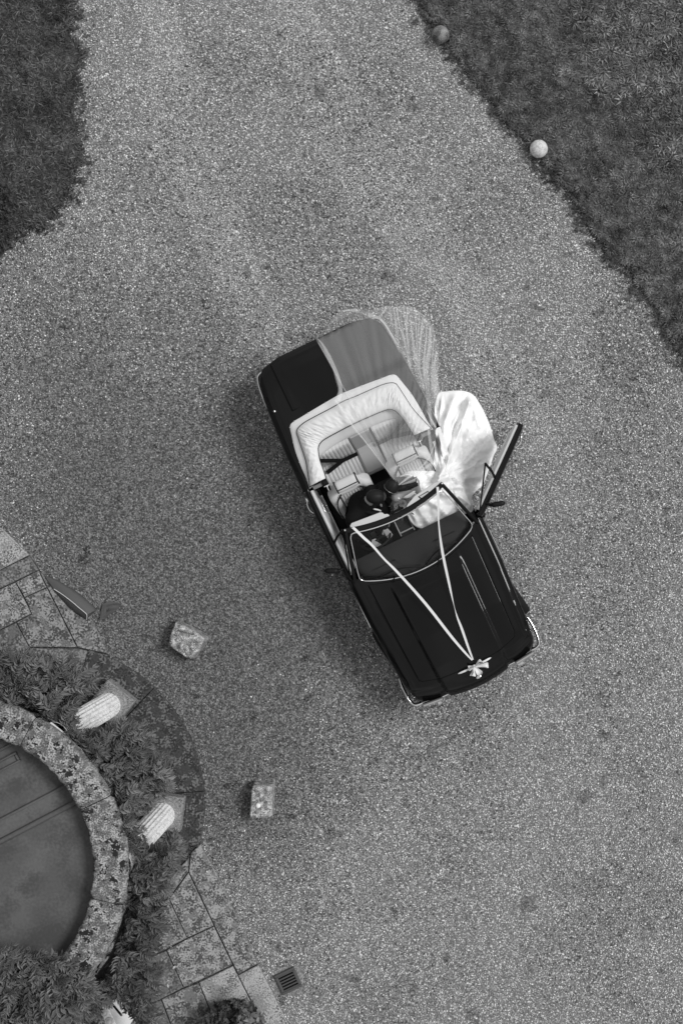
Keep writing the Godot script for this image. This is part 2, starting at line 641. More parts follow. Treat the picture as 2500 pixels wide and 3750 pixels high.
func blade_tuft(nb: int, h: float, seed_: int) -> Mesh:
	var r := RandomNumberGenerator.new()
	r.seed = seed_
	var m := MB.new()
	for k in nb:
		var a := r.randf_range(0, TAU)
		var out := Vector3(cos(a), 0, sin(a))
		var side := Vector3(-out.z, 0, out.x) * r.randf_range(0.003, 0.0062)
		var b0 := out * r.randf_range(0, 0.012)
		var hh := h * r.randf_range(0.6, 1.2)
		var lean := r.randf_range(0.35, 1.1)
		var p1 := b0 + out * hh * lean * 0.4 + Vector3.UP * hh * 0.65
		var p2 := b0 + out * hh * lean * 1.15 + Vector3.UP * hh * (1.15 - lean * 0.55)
		var t := r.randf_range(0.5, 1.6)
		m.tint = Color(t, t, t)
		m.quad(b0 - side, b0 + side, p1 + side * 0.8, p1 - side * 0.8)
		m.tri(p1 - side * 0.8, p1 + side * 0.8, p2)
	return m.mesh(true)

func grass_patch(lawn: PackedVector2Array, lo: Vector3, hi: Vector3, called: String, label: String, seed_: int, which: int) -> void:
	var mm := MultiMesh.new()
	mm.transform_format = MultiMesh.TRANSFORM_3D
	mm.use_colors = true
	mm.mesh = blade_tuft(9, 0.055, seed_)
	var buf := PackedFloat32Array()
	var n := 0
	var tone := noise(77 + seed_, 1.3, FastNoiseLite.TYPE_SIMPLEX_SMOOTH, 4)
	var rough := noise(78 + seed_, 0.8, FastNoiseLite.TYPE_SIMPLEX_SMOOTH, 3)
	var box := Rect2(lawn[0], Vector2.ZERO)
	for p in lawn:
		box = box.expand(p)
	var x0 := maxf(box.position.x, lo.x)
	var x1 := minf(box.end.x, hi.x)
	var z0 := maxf(box.position.y, lo.z)
	var z1 := minf(box.end.y, hi.z)
	var count := int((x1 - x0) * (z1 - z0) * 2600.0)
	var soil_edge := Geometry2D.offset_polygon(lawn, -0.1)
	for k in count:
		var x := rf(x0, x1)
		var z := rf(z0, z1)
		var p := Vector2(x, z)
		if not Geometry2D.is_point_in_polygon(p, lawn):
			continue
		var s := rf(0.8, 1.55)
		# a worn strip of soil along the drive
		if not Geometry2D.is_point_in_polygon(p, soil_edge[0]) and rng.randf() < 0.6:
			s *= 0.6
		var g := 0.115 * (1.0 + 0.5 * tone.get_noise_2d(x, z) + 0.9 * rough.get_noise_2d(x * 7.0, z * 7.0)) * rf(0.5, 1.6)
		if which == 0:
			g *= 0.72
		if which == 1:
			# unmown bank away from the drive
			var far := (x - 0.55 * (z + 6.5)) - 1.55 + 0.8 * rough.get_noise_2d(x, z)
			if far > 0.0:
				s *= rf(1.0, 1.45)
				g *= rf(0.7, 1.6)
		if tone.get_noise_2d(x * 2.3 + 9, z * 2.3) < -0.4:
			g *= 0.6
		var bs := Basis(Vector3.UP, rf(0, TAU)).scaled(Vector3(s, s * rf(0.7, 1.2), s))
		buf.append_array(PackedFloat32Array([bs.x.x, bs.y.x, bs.z.x, x, bs.x.y, bs.y.y, bs.z.y, 0.028, bs.x.z, bs.y.z, bs.z.z, z, g, g, g, 1.0]))
		n += 1
	mm.instance_count = n
	mm.buffer = buf
	var o := MultiMeshInstance3D.new()
	o.multimesh = mm
	o.material_override = M.grass
	o.name = numbered(called)
	add_child(o)
	tag(o, label, "grass", "", "stuff")

func slab(poly: PackedVector2Array, y0: float, y1: float, m: Material, parent: Node, called := "flagstone") -> void:
	var q := Geometry2D.offset_polygon(poly, -0.0045)
	if q.is_empty():
		return
	var mb := MB.new()
	mb.prism(q[0], y0, y1, 0.008)
	put(mb, called, m, parent)

func paving() -> void:
	porch_c = P(166, 2940)
	# bed of soil under the slabs
	var bed := MB.new()
	bed.sheet(poly_px([[-900, 1500], [15, 1940], [110, 2034], [168, 2114], [345, 2280], [396, 2396], [560, 2516], [700, 2692], [745, 2850], [732, 3084], [825, 3263], [940, 3527], [1050, 3745], [1250, 4150], [-900, 4150]]), 0.006)
	struct(put(bed, "soil", M.soil, self))
	var pv := Node3D.new()
	pv.name = "pavement"
	add_child(pv)
	struct(pv)
	var F: Array = M.flags
	var S := [
		[[[-260, 2060], [-260, 1820], [15, 1937], [112, 2033], [0, 2089]], F[2]],
		[[[-260, 2210], [-260, 2062], [0, 2090], [112, 2034], [145, 2088], [0, 2158]], F[1]],
		[[[-260, 2420], [-260, 2212], [0, 2159], [61, 2131], [120, 2247], [0, 2308]], F[0]],
		[[[61, 2131], [145, 2089], [176, 2151], [94, 2187]], F[0]],
		[[[94, 2188], [176, 2152], [286, 2371], [112, 2369], [64, 2278], [120, 2248]], F[3]],
		[[[-260, 2600], [-260, 2422], [0, 2309], [64, 2279], [112, 2370], [70, 2480]], F[1]],
		[[[147, 2090], [172, 2113], [240, 2166], [347, 2277], [398, 2394], [288, 2371]], F[3]],
		[[[113, 2372], [288, 2373], [397, 2397], [380, 2520], [72, 2482]], F[1]],
		[[[700, 3120], [737, 3087], [829, 3262], [946, 3526], [873, 3566], [693, 3190]], F[0]],
		[[[873, 3568], [947, 3529], [1056, 3743], [1160, 3960], [1090, 3990]], F[2]],
		[[[622, 3288], [692, 3192], [785, 3387], [688, 3432]], F[0]],
		[[[520, 3330], [600, 3240], [690, 3140], [697, 3120], [692, 3190], [621, 3288], [688, 3432], [566, 3494], [500, 3390]], F[3]],
		[[[612, 3476], [688, 3434], [785, 3389], [854, 3530], [675, 3614]], F[0]],
		[[[730, 3594], [854, 3533], [872, 3568], [955, 3735], [800, 3765]], F[2]],
		[[[594, 3656], [675, 3616], [729, 3595], [798, 3765], [660, 3830]], F[3]],
		[[[480, 3545], [566, 3496], [611, 3477], [674, 3614], [592, 3656], [530, 3680]], F[1]],
		[[[420, 3440], [499, 3391], [565, 3495], [478, 3545]], F[1]],
		[[[440, 3720], [530, 3682], [592, 3658], [658, 3832], [500, 3900]], F[1]],
		[[[660, 3834], [800, 3768], [955, 3738], [1088, 3992], [760, 4050]], F[0]],
		[[[260, 3560], [420, 3442], [478, 3547], [528, 3682], [438, 3720], [360, 3760]], F[3]],
	]
	for s in S:
		slab(poly_px(s[0]), 0.0, 0.045 + rf(-0.004, 0.004), s[1], pv)
	# the round step in large curved slabs, laid flush with the others
	var cuts := [-74.0, -46.5, -4.5, 16.0, 60.0, 104.0]
	for i in cuts.size() - 1:
		var poly := PackedVector2Array()
		var n := 14
		for k in n + 1:
			var a := deg_to_rad(lerpf(cuts[i], cuts[i + 1], float(k) / n))
			var rr: float = PORCH_R if cuts[i] < 10.0 else 1.86
			poly.append(Vector2(porch_c.x + cos(a) * rr, porch_c.z + sin(a) * rr))
		for k in n + 1:
			var a := deg_to_rad(lerpf(cuts[i + 1], cuts[i], float(k) / n))
			poly.append(Vector2(porch_c.x + cos(a) * 1.0, porch_c.z + sin(a) * 1.0))
		slab(poly, 0.0, 0.062 + 0.002 * i, M.flag_dark, pv, "step_slab")
	var inner := PackedVector2Array()
	for k in 40:
		inner.append(Vector2(porch_c.x + cos(TAU * k / 40) * 1.0, porch_c.z + sin(TAU * k / 40) * 1.0))
	slab(inner, 0.0, 0.066, M.flag_dark, pv, "step_slab")

# ---------------------------------------------------------------- portico
const RING_TOP := 3.2
func portico() -> void:
	var t := thing("portico", Transform3D(Basis(), porch_c), "round stone portico with lichened ring parapet and fluted columns", "portico")
	var up := Vector3.UP
	# columns
	for deg in [-55.5, 3.0, 62.5, -114.5, 121.5]:
		var a := deg_to_rad(deg)
		var c := Vector3(cos(a), 0, sin(a)) * 1.555
		var turn := Basis(up, -a - deg_to_rad(4.0))
		var col := Node3D.new()
		col.name = "column"
		t.add_child(col, true)
		col.position = c
		var pl := MB.new()
		pl.box(Transform3D(turn, Vector3(0, 0.145, 0)), Vector3(0.44, 0.17, 0.44), 0.012)
		put(pl, "plinth", M.plinth, col)
		var bs := MB.new()
		bs.lathe(PackedVector2Array([Vector2(0.215, 0.23), Vector2(0.222, 0.25), Vector2(0.215, 0.275), Vector2(0.195, 0.285), Vector2(0.19, 0.30), Vector2(0.2, 0.315), Vector2(0.198, 0.335), Vector2(0.175, 0.345), Vector2(0.15, 0.36)]), 40, Vector3.ZERO)
		put(bs, "base", M.plinth, col)
		var sh := MB.new()
		var rows := []
		var nf := 20
		for k in 15:
			var q := k / 14.0
			var y := lerpf(0.35, 2.62, q)
			var rr := 0.158 - 0.022 * q * q
			var ring := PackedVector3Array()
			for j in nf * 8:
				var th := TAU * j / (nf * 8)
				var fl := absf(sin(th * nf * 0.5))
				var dpt := 0.017 * pow(fl, 0.7) * smoothstep(0.0, 0.03, q)
				ring.append(Vector3(cos(th) * (rr - dpt), y, sin(th) * (rr - dpt)))
			rows.append(ring)
		sh.grid(rows, true)
		put(sh, "shaft", M.column, col)
		var cap := MB.new()
		cap.lathe(PackedVector2Array([Vector2(0.14, 2.60), Vector2(0.16, 2.62), Vector2(0.15, 2.65), Vector2(0.165, 2.70), Vector2(0.165, 2.73)]), 32, Vector3.ZERO)
		cap.box(Transform3D(turn, Vector3(0, 2.76, 0)), Vector3(0.24, 0.08, 0.24), 0.01)
		put(cap, "capital", M.column, col)
	# ring beam and parapet: curved stones with open joints, edges chipped
	var chip := noise(301, 3.2, FastNoiseLite.TYPE_SIMPLEX_SMOOTH, 4)
	var joints := [-99.0, -62.0, -25.3, 12.0, 48.0, 85.0, 122.0, 158.0, 195.0, 228.0, 261.0]
	for i in joints.size() - 1:
		var rows := []
		var n := 26
		for k in n + 1:
			var u := float(k) / n
			var deg: float = lerpf(joints[i] + 0.16, joints[i + 1] - 0.16, u)
			var a := deg_to_rad(deg)
			var dir := Vector3(cos(a), 0, sin(a))
			var e := minf(u, 1.0 - u)
			var rag := 0.012 * smoothstep(0.04, 0.0, e)
			var ro := 1.785 + 0.022 * chip.get_noise_2d(a * 3.0, i * 5.0) - rag * 2.0
			var ri := 1.42 + 0.018 * chip.get_noise_2d(a * 3.0 + 40.0, i * 5.0) + rag
			var tp := RING_TOP - rag + 0.006 * sin(i * 2.3)
			var ring := PackedVector3Array()
			for q in [[ri, 2.80], [ri, tp - 0.03], [ri + 0.02, tp - 0.008], [ri + 0.05, tp], [ro - 0.08, tp + 0.004], [ro - 0.03, tp - 0.006], [ro - 0.004, tp - 0.03], [ro, tp - 0.07], [ro - 0.02, tp - 0.12], [ro - 0.10, tp - 0.16], [ro - 0.12, 2.80]]:
				ring.append(dir * q[0] + up * q[1])
			rows.append(ring)
		var mb := MB.new()
		mb.grid(rows, true)
		var mid := Vector3.ZERO
		for p in rows[0]: mid += p / rows[0].size()
		mb.fan(rows[0], mid)
		mid = Vector3.ZERO
		for p in rows[n]: mid += p / rows[n].size()
		mb.fan(rows[n], mid)
		put(mb, "parapet_stone", M.parapet, t)
	# lead roof within the ring: sheets between rolled seams that run out from the house
	var e1 := Vector2(0.886, -0.464)         # away from the house
	var e2 := Vector2(0.464, 0.886)
	var disc := PackedVector2Array()
	for k in 64:
		disc.append(Vector2(cos(TAU * k / 64), sin(TAU * k / 64)) * 1.44)
	var ring_px := P(-168, 3186, 3.0)
	var bands := [[-1.6, -0.95, M.lead, 2.93], [-0.95, -0.30, M.lead, 2.92], [-0.30, -0.10, M.lead, 2.955], [-0.10, 1.6, M.lead, 2.97]]
	# where the seam crosses in the photograph
	var off := Vector2(P(120, 3020, 2.95).x - porch_c.x, P(120, 3020, 2.95).z - porch_c.z).dot(e2)
	for b in bands:
		var lo: float = b[0] + off + 0.10
		var hi: float = b[1] + off + 0.10
		var strip := PackedVector2Array([e1 * -2 + e2 * lo, e1 * 2 + e2 * lo, e1 * 2 + e2 * hi, e1 * -2 + e2 * hi])
		var cut := Geometry2D.intersect_polygons(disc, strip)
		for c in cut:
			var mb := MB.new()
			mb.prism(c, 2.84, b[3], 0.006)
			put(mb, "lead_sheet", b[2], t)
	for b in [[-0.30, 0.018, 2.945], [-0.10, 0.03, 2.975], [-0.95, 0.016, 2.935]]:
		var mb := MB.new()
		var path := PackedVector3Array()
		var s0: float = b[0] + off + 0.10
		var half := sqrt(maxf(0.05, 1.42 * 1.42 - s0 * s0))
		for k in 21:
			var q := e1 * lerpf(-half, half, k / 20.0) + e2 * s0
			path.append(Vector3(q.x, b[2] + 0.004 * sin(k * 1.7), q.y))
		mb.tube(path, b[1], 8)
		put(mb, "rolled_seam", M.lead, t)
	# a raised curb with a sunk slot near the house
	var q0 := P(30, 2790, 2.95) - porch_c
	var fr := Transform3D(Basis(Vector3(e1.x, 0, e1.y), Vector3.UP, Vector3(-e1.y, 0, e1.x)), Vector3(q0.x, 2.945, q0.z))
	var cb := MB.new()
	cb.box(fr.translated_local(Vector3(-0.15, 0, -0.045)), Vector3(0.55, 0.05, 0.025), 0.008)
	cb.box(fr.translated_local(Vector3(-0.15, 0, 0.045)), Vector3(0.55, 0.05, 0.025), 0.008)
	cb.box(fr.translated_local(Vector3(0.11, 0, 0)), Vector3(0.025, 0.048, 0.066), 0.008)
	put(cb, "outlet_curb", M.lead, t)
	var pit := MB.new()
	pit.box(fr.translated_local(Vector3(-0.16, -0.012, 0)), Vector3(0.5, 0.02, 0.06))
	put(pit, "outlet_slot", M.lead, t)
	# ceiling of the portico, under the roof
	var cl := MB.new()
	cl.prism(disc, 2.78, 2.835)
	put(cl, "ceiling", M.white_paint, t)

func house() -> void:
	# the house that the portico belongs to: its front stands just outside the picture and takes away that half of the sky
	var dir := Vector3(0.4346, 0, 0.9006)
	var outw := Vector3(0.9006, 0, -0.4346)
	var c := porch_c - outw * 2.0
	var xf := Transform3D(Basis(outw, Vector3.UP, dir), c)
	var t := thing("house", xf, "pale stone house front behind the round portico", "house")
	var hw := 11.0
	var ht := 11.0
	var win := [[-6.0, 0.9], [-3.4, 0.9], [3.4, 0.9], [6.0, 0.9], [-6.0, 4.6], [-3.4, 4.6], [0.0, 4.6], [3.4, 4.6], [6.0, 4.6]]
	var w := MB.new()
	# piers and bands that leave the window openings free
	for lvl in [[0.0, 0.9], [2.9, 4.6], [6.6, ht]]:
		w.box(Transform3D(Basis(), Vector3(-0.2, (lvl[0] + lvl[1]) * 0.5, 0)), Vector3(0.4, lvl[1] - lvl[0], hw * 2))
	for row in [[0.9, 2.9, [-6.0, -3.4, 3.4, 6.0]], [4.6, 6.6, [-6.0, -3.4, 0.0, 3.4, 6.0]]]:
		var edge := -hw
		for z in row[2]:
			w.box(Transform3D(Basis(), Vector3(-0.2, (row[0] + row[1]) * 0.5, (edge + z - 0.55) * 0.5)), Vector3(0.4, row[1] - row[0], z - 0.55 - edge))
			edge = z + 0.55
		w.box(Transform3D(Basis(), Vector3(-0.2, (row[0] + row[1]) * 0.5, (edge + hw) * 0.5)), Vector3(0.4, row[1] - row[0], hw - edge))
	put(w, "wall", M.wall, t)
	for p in win:
		var fr := MB.new()
		for q in [[0, 0.06, 1.1, 0.1], [0, 1.94, 1.1, 0.1], [0, 1.0, 1.0, 0.06]]:
			fr.box(Transform3D(Basis(), Vector3(-0.15, p[1] + q[1], p[0])), Vector3(0.08, q[3], q[2]), 0.01)
		for z in [-0.5, 0.0, 0.5]:
			fr.box(Transform3D(Basis(), Vector3(-0.152, p[1] + 1.0, p[0] + z)), Vector3(0.07, 1.9, 0.06 if z == 0.0 else 0.1), 0.01)
		var o := put(fr, "window", M.white_paint, t)
		var pn := MB.new()
		pn.quad(Vector3(-0.16, p[1], p[0] - 0.55), Vector3(-0.16, p[1] + 2.0, p[0] - 0.55), Vector3(-0.16, p[1] + 2.0, p[0] + 0.55), Vector3(-0.16, p[1], p[0] + 0.55))
		put(pn, "pane", M.glass, o)
	var bk := MB.new()
	bk.box(Transform3D(Basis(), Vector3(-3.0, ht * 0.5, 0)), Vector3(0.3, ht, hw * 2))
	put(bk, "back_wall", M.wall, t)
	var rfm := MB.new()
	rfm.box(Transform3D(Basis(), Vector3(-1.6, ht + 0.12, 0)), Vector3(3.8, 0.22, hw * 2 + 0.4), 0.02)
	put(rfm, "roof", M.lead, t)

# ---------------------------------------------------------------- car
func table(t: Array, z: float) -> float:
	if z <= t[0][0]:
		return t[0][1]
	for i in t.size() - 1:
		if z <= t[i + 1][0]:
			var q: float = (z - t[i][0]) / (t[i + 1][0] - t[i][0])
			return lerpf(t[i][1], t[i + 1][1], q)
	return t[t.size() - 1][1]

const HALF_W := [[-2.31, 0.74], [-2.27, 0.79], [-2.2, 0.835], [-2.05, 0.865], [-1.8, 0.89], [-1.4, 0.915], [-0.9, 0.922], [0.0, 0.912], [0.6, 0.908], [1.1, 0.898], [1.5, 0.878], [1.87, 0.862], [2.1, 0.845], [2.26, 0.815], [2.335, 0.78]]
const TOP_Y := [[-2.31, 0.845], [-2.25, 0.872], [-2.0, 0.895], [-1.6, 0.915], [-1.2, 0.925], [-0.7, 0.915], [0.0, 0.90], [0.55, 0.905], [1.0, 0.897], [1.5, 0.868], [1.9, 0.826], [2.1, 0.79], [2.22, 0.745], [2.29, 0.69], [2.335, 0.62]]

func car_top(x: float, z: float) -> float:
	var w := table(HALF_W, z)
	var ax := absf(x)
	var y := table(TOP_Y, z) - 0.055 * pow(clampf(ax / w, 0, 1.0), 3.0)
	if z > 0.45:
		# raised centre of the bonnet and the crest of each wing
		var edge := 0.452 - 0.026 * (z - 0.77)
		y += 0.026 * smoothstep(edge + 0.014, edge - 0.012, ax) * smoothstep(0.7, 0.95, z)
		y += 0.016 * exp(-pow((ax - (w - 0.075)) / 0.035, 2.0)) * smoothstep(2.25, 1.9, z)
	elif z < -1.0:
		y += 0.010 * exp(-pow((ax - (w - 0.085)) / 0.03, 2.0)) * smoothstep(-2.25, -2.0, z)
	return y

func arch_y(z: float) -> float:
	var y := 0.2
	for zc in [1.5, -1.09]:
		var d := absf(z - zc)
		if d < 0.375:
			y = maxf(y, 0.31 + sqrt(0.375 * 0.375 - d * d))
	return y

func glass_base(x: float) -> float:
	return 0.735 - 0.222 * pow(x / 0.795, 2.0)

func profile(z: float, half_n: int) -> Array:
	# half section, from the centre line out over the shoulder and down to the sill: [x, y]
	var w := table(HALF_W, z)
	var o := []
	var xs := w - 0.05
	for k in half_n + 1:
		var x := xs * k / half_n
		o.append([x, car_top(x, z)])
	var ys: float = o[half_n][1]
	var lowest := arch_y(z)
	for q in [[0.03, 0.012], [0.014, 0.035], [0.004, 0.08]]:
		o.append([w - q[0], ys - q[1]])
	for q in [[0.0, 0.62], [0.008, 0.52], [0.03, 0.38], [0.075, 0.26], [0.11, 0.2]]:
		o.append([w - q[0], minf(ys - 0.09, maxf(q[1], lowest))])
	return o

func body_loft(z0: float, z1: float, nz: int, front: bool) -> MB:
	var rows := []
	var hn := 40
	for i in nz + 1:
		var s := float(i) / nz
		if not front:
			s = 1.0 - pow(1.0 - s, 0.8)
		var zc := lerpf(z0, z1, s)
		var pr := profile(zc, hn)
		var row := PackedVector3Array()
		for k in range(pr.size() - 1, -pr.size(), -1):
			var q: Array = pr[absi(k)]
			var x: float = q[0] * (1.0 if k >= 0 else -1.0)
			var ax := absf(x)
			var zs := z0
			var ze := z1
			if front:
				zs = maxf(0.5, glass_base(x) - 0.01) if ax < 0.80 else 0.5
				ze = z1 - (0.045 * pow(minf(ax, 0.39) / 0.39, 2.0) + 0.03 * smoothstep(0.395, 0.405, ax) + 0.06 * smoothstep(0.5, 0.84, ax))
			else:
				ze = lerpf(-1.36, -0.72, smoothstep(0.45, 0.74, ax))
				zs = z0 + 0.05 * smoothstep(0.45, 0.80, ax)
			var z := lerpf(zs, ze, s)
			var y: float = q[1]
			if ax < 0.80 and absi(k) <= hn:
				y = car_top(x, z) if front and s < 0.9 else q[1]
			row.append(Vector3(x, y, z))
		rows.append(row)
	var mb := MB.new()
	mb.grid(rows)
	# close the nose or the tail
	var e: PackedVector3Array = rows[nz] if front else rows[0]
	var down := []
	for st in [[0.0, 0.0], [0.3, 0.012], [0.7, -0.01], [1.0, -0.06]]:
		var row := PackedVector3Array()
		for p in e:
			row.append(Vector3(p.x, lerpf(p.y, minf(p.y, 0.24), st[0]), p.z + st[1] * (1.0 if front else -1.0)))
		down.append(row)
	mb.grid(down)
	return mb

func panel(x_of: Callable, z0_of: Callable, z1_of: Callable, lift: float, nx := 40, nz := 40, skirt := 0.02) -> MB:
	# a lid that follows the body's top surface a few millimetres proud of it, with turned-down edges
	var rows := []
	for i in range(-1, nz + 2):
		var row := PackedVector3Array()
		var zi := clampi(i, 0, nz)
		for k in range(-1, nx + 2):
			var ki := clampi(k, 0, nx)
			var u := lerpf(-1.0, 1.0, float(ki) / nx)
			var zmid := lerpf(z0_of.call(0.0), z1_of.call(0.0), float(zi) / nz)
			var x: float = u * x_of.call(zmid)
			var z: float = lerpf(z0_of.call(x), z1_of.call(x), float(zi) / nz)
			var y := car_top(x, z) + lift
			if i != zi or k != ki:
				y -= skirt
			row.append(Vector3(x, y, z))
		rows.append(row)
	var mb := MB.new()
	mb.grid(rows)
	return mb

func seam(path: PackedVector3Array, r := 0.0035) -> MB:
	var mb := MB.new()
	mb.tube(path, r, 5)
	return mb

func car_path(a: Array, lift := 0.002, n := 12) -> PackedVector3Array:
	# a polyline on the body's top surface through [x, z] points
	var o := PackedVector3Array()
	for i in a.size() - 1:
		for k in n:
			var q := float(k) / n
			var x := lerpf(a[i][0], a[i + 1][0], q)
			var z := lerpf(a[i][1], a[i + 1][1], q)
			o.append(Vector3(x, car_top(x, z) + lift, z))
	var e: Array = a[a.size() - 1]
	o.append(Vector3(e[0], car_top(e[0], e[1]) + lift, e[1]))
	return o

func smooth_path(a: PackedVector3Array, n := 6, closed := false) -> PackedVector3Array:
	var o := PackedVector3Array()
	var m := a.size()
	for i in (m if closed else m - 1):
		var p0 := a[(i - 1 + m) % m] if closed else a[maxi(i - 1, 0)]
		var p1 := a[i]
		var p2 := a[(i + 1) % m] if closed else a[mini(i + 1, m - 1)]
		var p3 := a[(i + 2) % m] if closed else a[mini(i + 2, m - 1)]
		for k in n:
			var t := float(k) / n
			o.append(p1.cubic_interpolate(p2, p0, p3, t))
	if not closed:
		o.append(a[m - 1])
	return o

func wheel(parent: Node, at: Vector3, turn: float, outer: float) -> void:
	var xf := Transform3D(Basis(Vector3.UP, turn), at)
	var ty := MB.new()
	var rows := []
	for q in [[-0.1, 0.22], [-0.105, 0.29], [-0.09, 0.322], [-0.04, 0.33], [0.04, 0.33], [0.09, 0.322], [0.105, 0.29], [0.1, 0.22]]:
		var ring := PackedVector3Array()
		for k in 40:
			var a := TAU * k / 40
			ring.append(xf * Vector3(q[0], cos(a) * q[1], sin(a) * q[1]))
		rows.append(ring)
	ty.grid(rows, true)
	var w := put(ty, "wheel", M.rubber, parent)
	var rim := MB.new()
	rows = []
	for q in [[0.098, 0.222], [0.102, 0.2], [0.07, 0.185], [0.06, 0.1], [0.085, 0.06], [0.088, 0.0]]:
		var ring := PackedVector3Array()
		for k in 40:
			var a := TAU * k / 40
			var dip := 0.022 if q[1] > 0.08 and q[1] < 0.19 and k % 8 < 3 else 0.0
			ring.append(xf * Vector3((q[0] - dip) * outer, cos(a) * q[1], sin(a) * q[1]))
		rows.append(ring)
	rim.grid(rows, true)
	put(rim, "rim", M.rim, w)

func superloft(secs: Array, n := 48, e := 3.2) -> MB:
	# closed loft through superellipse sections: [centre, half side, half up] with side and up vectors
	var mb := MB.new()
	var rows := []
	for s in secs:
		var ring := PackedVector3Array()
		for k in n:
			var a := TAU * k / n
			var ca := cos(a)
			var sa := sin(a)
			var sx := signf(ca) * pow(absf(ca), 2.0 / e)
			var sy := signf(sa) * pow(absf(sa), 2.0 / e)
			ring.append(s[0] + s[1] * sx + s[2] * sy)
		rows.append(ring)
	mb.grid(rows, true)
	mb.fan(rows[0], secs[0][0], false)
	mb.fan(rows[rows.size() - 1], secs[secs.size() - 1][0], true)
	return mb

func seat(parent: Node, cx: float) -> void:
	var s := Node3D.new()
	s.name = "front_seat"
	parent.add_child(s, true)
	# backrest: leaning pad with bolsters and fluted middle
	var top := Vector3(cx, 0.93, -0.60)
	var bot := Vector3(cx, 0.44, -0.30)
	var along := (bot - top).normalized()
	var nrm := Vector3.RIGHT.cross(along).normalized()
	if nrm.z < 0: nrm = -nrm
	var rows := []
	var nu := 60
	for i in 23:
		var q := i / 22.0
		var wd := 0.28 * pow(smoothstep(-0.10, 0.22, q), 0.5) * (1.0 - 0.06 * q)
		var th := 0.085 * (0.35 + 0.65 * smoothstep(0.0, 0.12, q))
		var ring := PackedVector3Array()
		for k in nu:
			var a := TAU * k / nu
			var ca := cos(a)
			var sa := sin(a)
			var sx := signf(ca) * pow(absf(ca), 0.55)
			var sy := signf(sa) * pow(absf(sa), 0.55)
			var x := sx * wd
			var d := sy * th
			if sa > 0.0:
				var ax := absf(x)
				d += 0.045 * smoothstep(0.14, 0.2, ax) * smoothstep(0.0, 0.3, q)   # bolsters
			ring.append(top + along * (0.575 * q) + Vector3.RIGHT * x + nrm * d)
		rows.append(ring)
	var mb := MB.new()
	mb.grid(rows, true)
	mb.fan(rows[0], top, false)
	put(mb, "backrest", M.leather, s)
	# fluted centre panel, each roll a ridge
	var fl := MB.new()
	var fr := []
	for i in 15:
		var q := lerpf(0.16, 0.97, i / 14.0)
		var row := PackedVector3Array()
		for k in 57:
			var u := k / 56.0
			var x := lerpf(-0.145, 0.145, u)
			row.append(top + along * (0.575 * q) + Vector3.RIGHT * x + nrm * (0.083 + 0.011 * sqrt(absf(sin(u * PI * 8.0)))))
		fr.append(row)
	fl.grid(fr)
	put(fl, "fluted_panel", M.leather, s)
	# piping round the bolsters
	for sg in [-1.0, 1.0]:
		var a := PackedVector3Array()
		for q in [[0.12, 0.10, 0.10], [0.165, 0.16, 0.115], [0.215, 0.28, 0.135], [0.24, 0.5, 0.135], [0.245, 0.75, 0.13], [0.24, 0.98, 0.13]]:
			a.append(top + along * (0.575 * q[1]) + Vector3.RIGHT * (sg * q[0]) + nrm * q[2])
		var pm := MB.new()
		pm.tube(smooth_path(a, 5), 0.008, 6)
		var e := PackedVector3Array()
		for q in [[0.0, 0.06], [0.10, 0.065], [0.18, 0.12], [0.23, 0.25], [0.25, 0.45]]:
			e.append(top + along * (0.575 * q[1]) + Vector3.RIGHT * (sg * q[0]) - nrm * 0.055)
		pm.tube(smooth_path(e, 5), 0.007, 6)
		var g := PackedVector3Array()
		for q in [0.18, 0.4, 0.7, 0.97]:
			g.append(top + along * (0.575 * q) + Vector3.RIGHT * (sg * 0.148) + nrm * 0.094)
		pm.tube(smooth_path(g, 4), 0.005, 6)
		put(pm, "piping", M.piping, s)
	# headrest: a padded roll with piped ends
	var hc := top + Vector3(0, 0.085, 0.02)
	var secs := []
	for i in 13:
		var q := lerpf(-1.0, 1.0, i / 12.0)
		var sh := pow(maxf(0.0, 1.0 - pow(absf(q), 7.0)), 0.5) * 0.55 + 0.45
		secs.append([hc + Vector3.RIGHT * (q * 0.155), Vector3(0, -0.25, 1).normalized() * 0.075 * sh, Vector3(0, 1, 0.25).normalized() * 0.062 * sh])
	put(superloft(secs, 36, 2.6), "headrest", M.leather, s)
	for sg in [-1.0, 1.0]:
		var ring := PackedVector3Array()
		for k in 20:
			var a := TAU * k / 20
			ring.append(hc + Vector3.RIGHT * (sg * 0.137) + Vector3(0, -0.25, 1).normalized() * cos(a) * 0.074 + Vector3(0, 1, 0.25).normalized() * sin(a) * 0.063)
		var pm := MB.new()
		pm.tube(ring, 0.008, 6, true)
		put(pm, "piping", M.piping, s)
	var pm2 := MB.new()
	pm2.tube(PackedVector3Array([hc + Vector3(-0.125, 0.057, 0.045), hc + Vector3(0.125, 0.057, 0.045)]), 0.0065, 6)
	put(pm2, "piping", M.piping, s)
	for sg in [-1.0, 1.0]:
		var rod := MB.new()
		rod.tube(PackedVector3Array([hc + Vector3(sg * 0.06, -0.12, 0), hc + Vector3(sg * 0.06, -0.03, 0)]), 0.007, 8)
		put(rod, "headrest_rod", M.chrome, s)
	# cushion
	var cs := []
	for i in 15:
		var q := i / 14.0
		var z := lerpf(-0.36, 0.14, q)
		var sh := pow(maxf(0.02, 1.0 - pow(absf(q * 2.0 - 1.0), 8.0)), 0.4)
		cs.append([Vector3(cx, 0.37 + 0.03 * q, z), Vector3.RIGHT * 0.25 * sh, Vector3.UP * 0.085 * sh])
	put(superloft(cs, 40, 4.0), "cushion", M.leather, s)

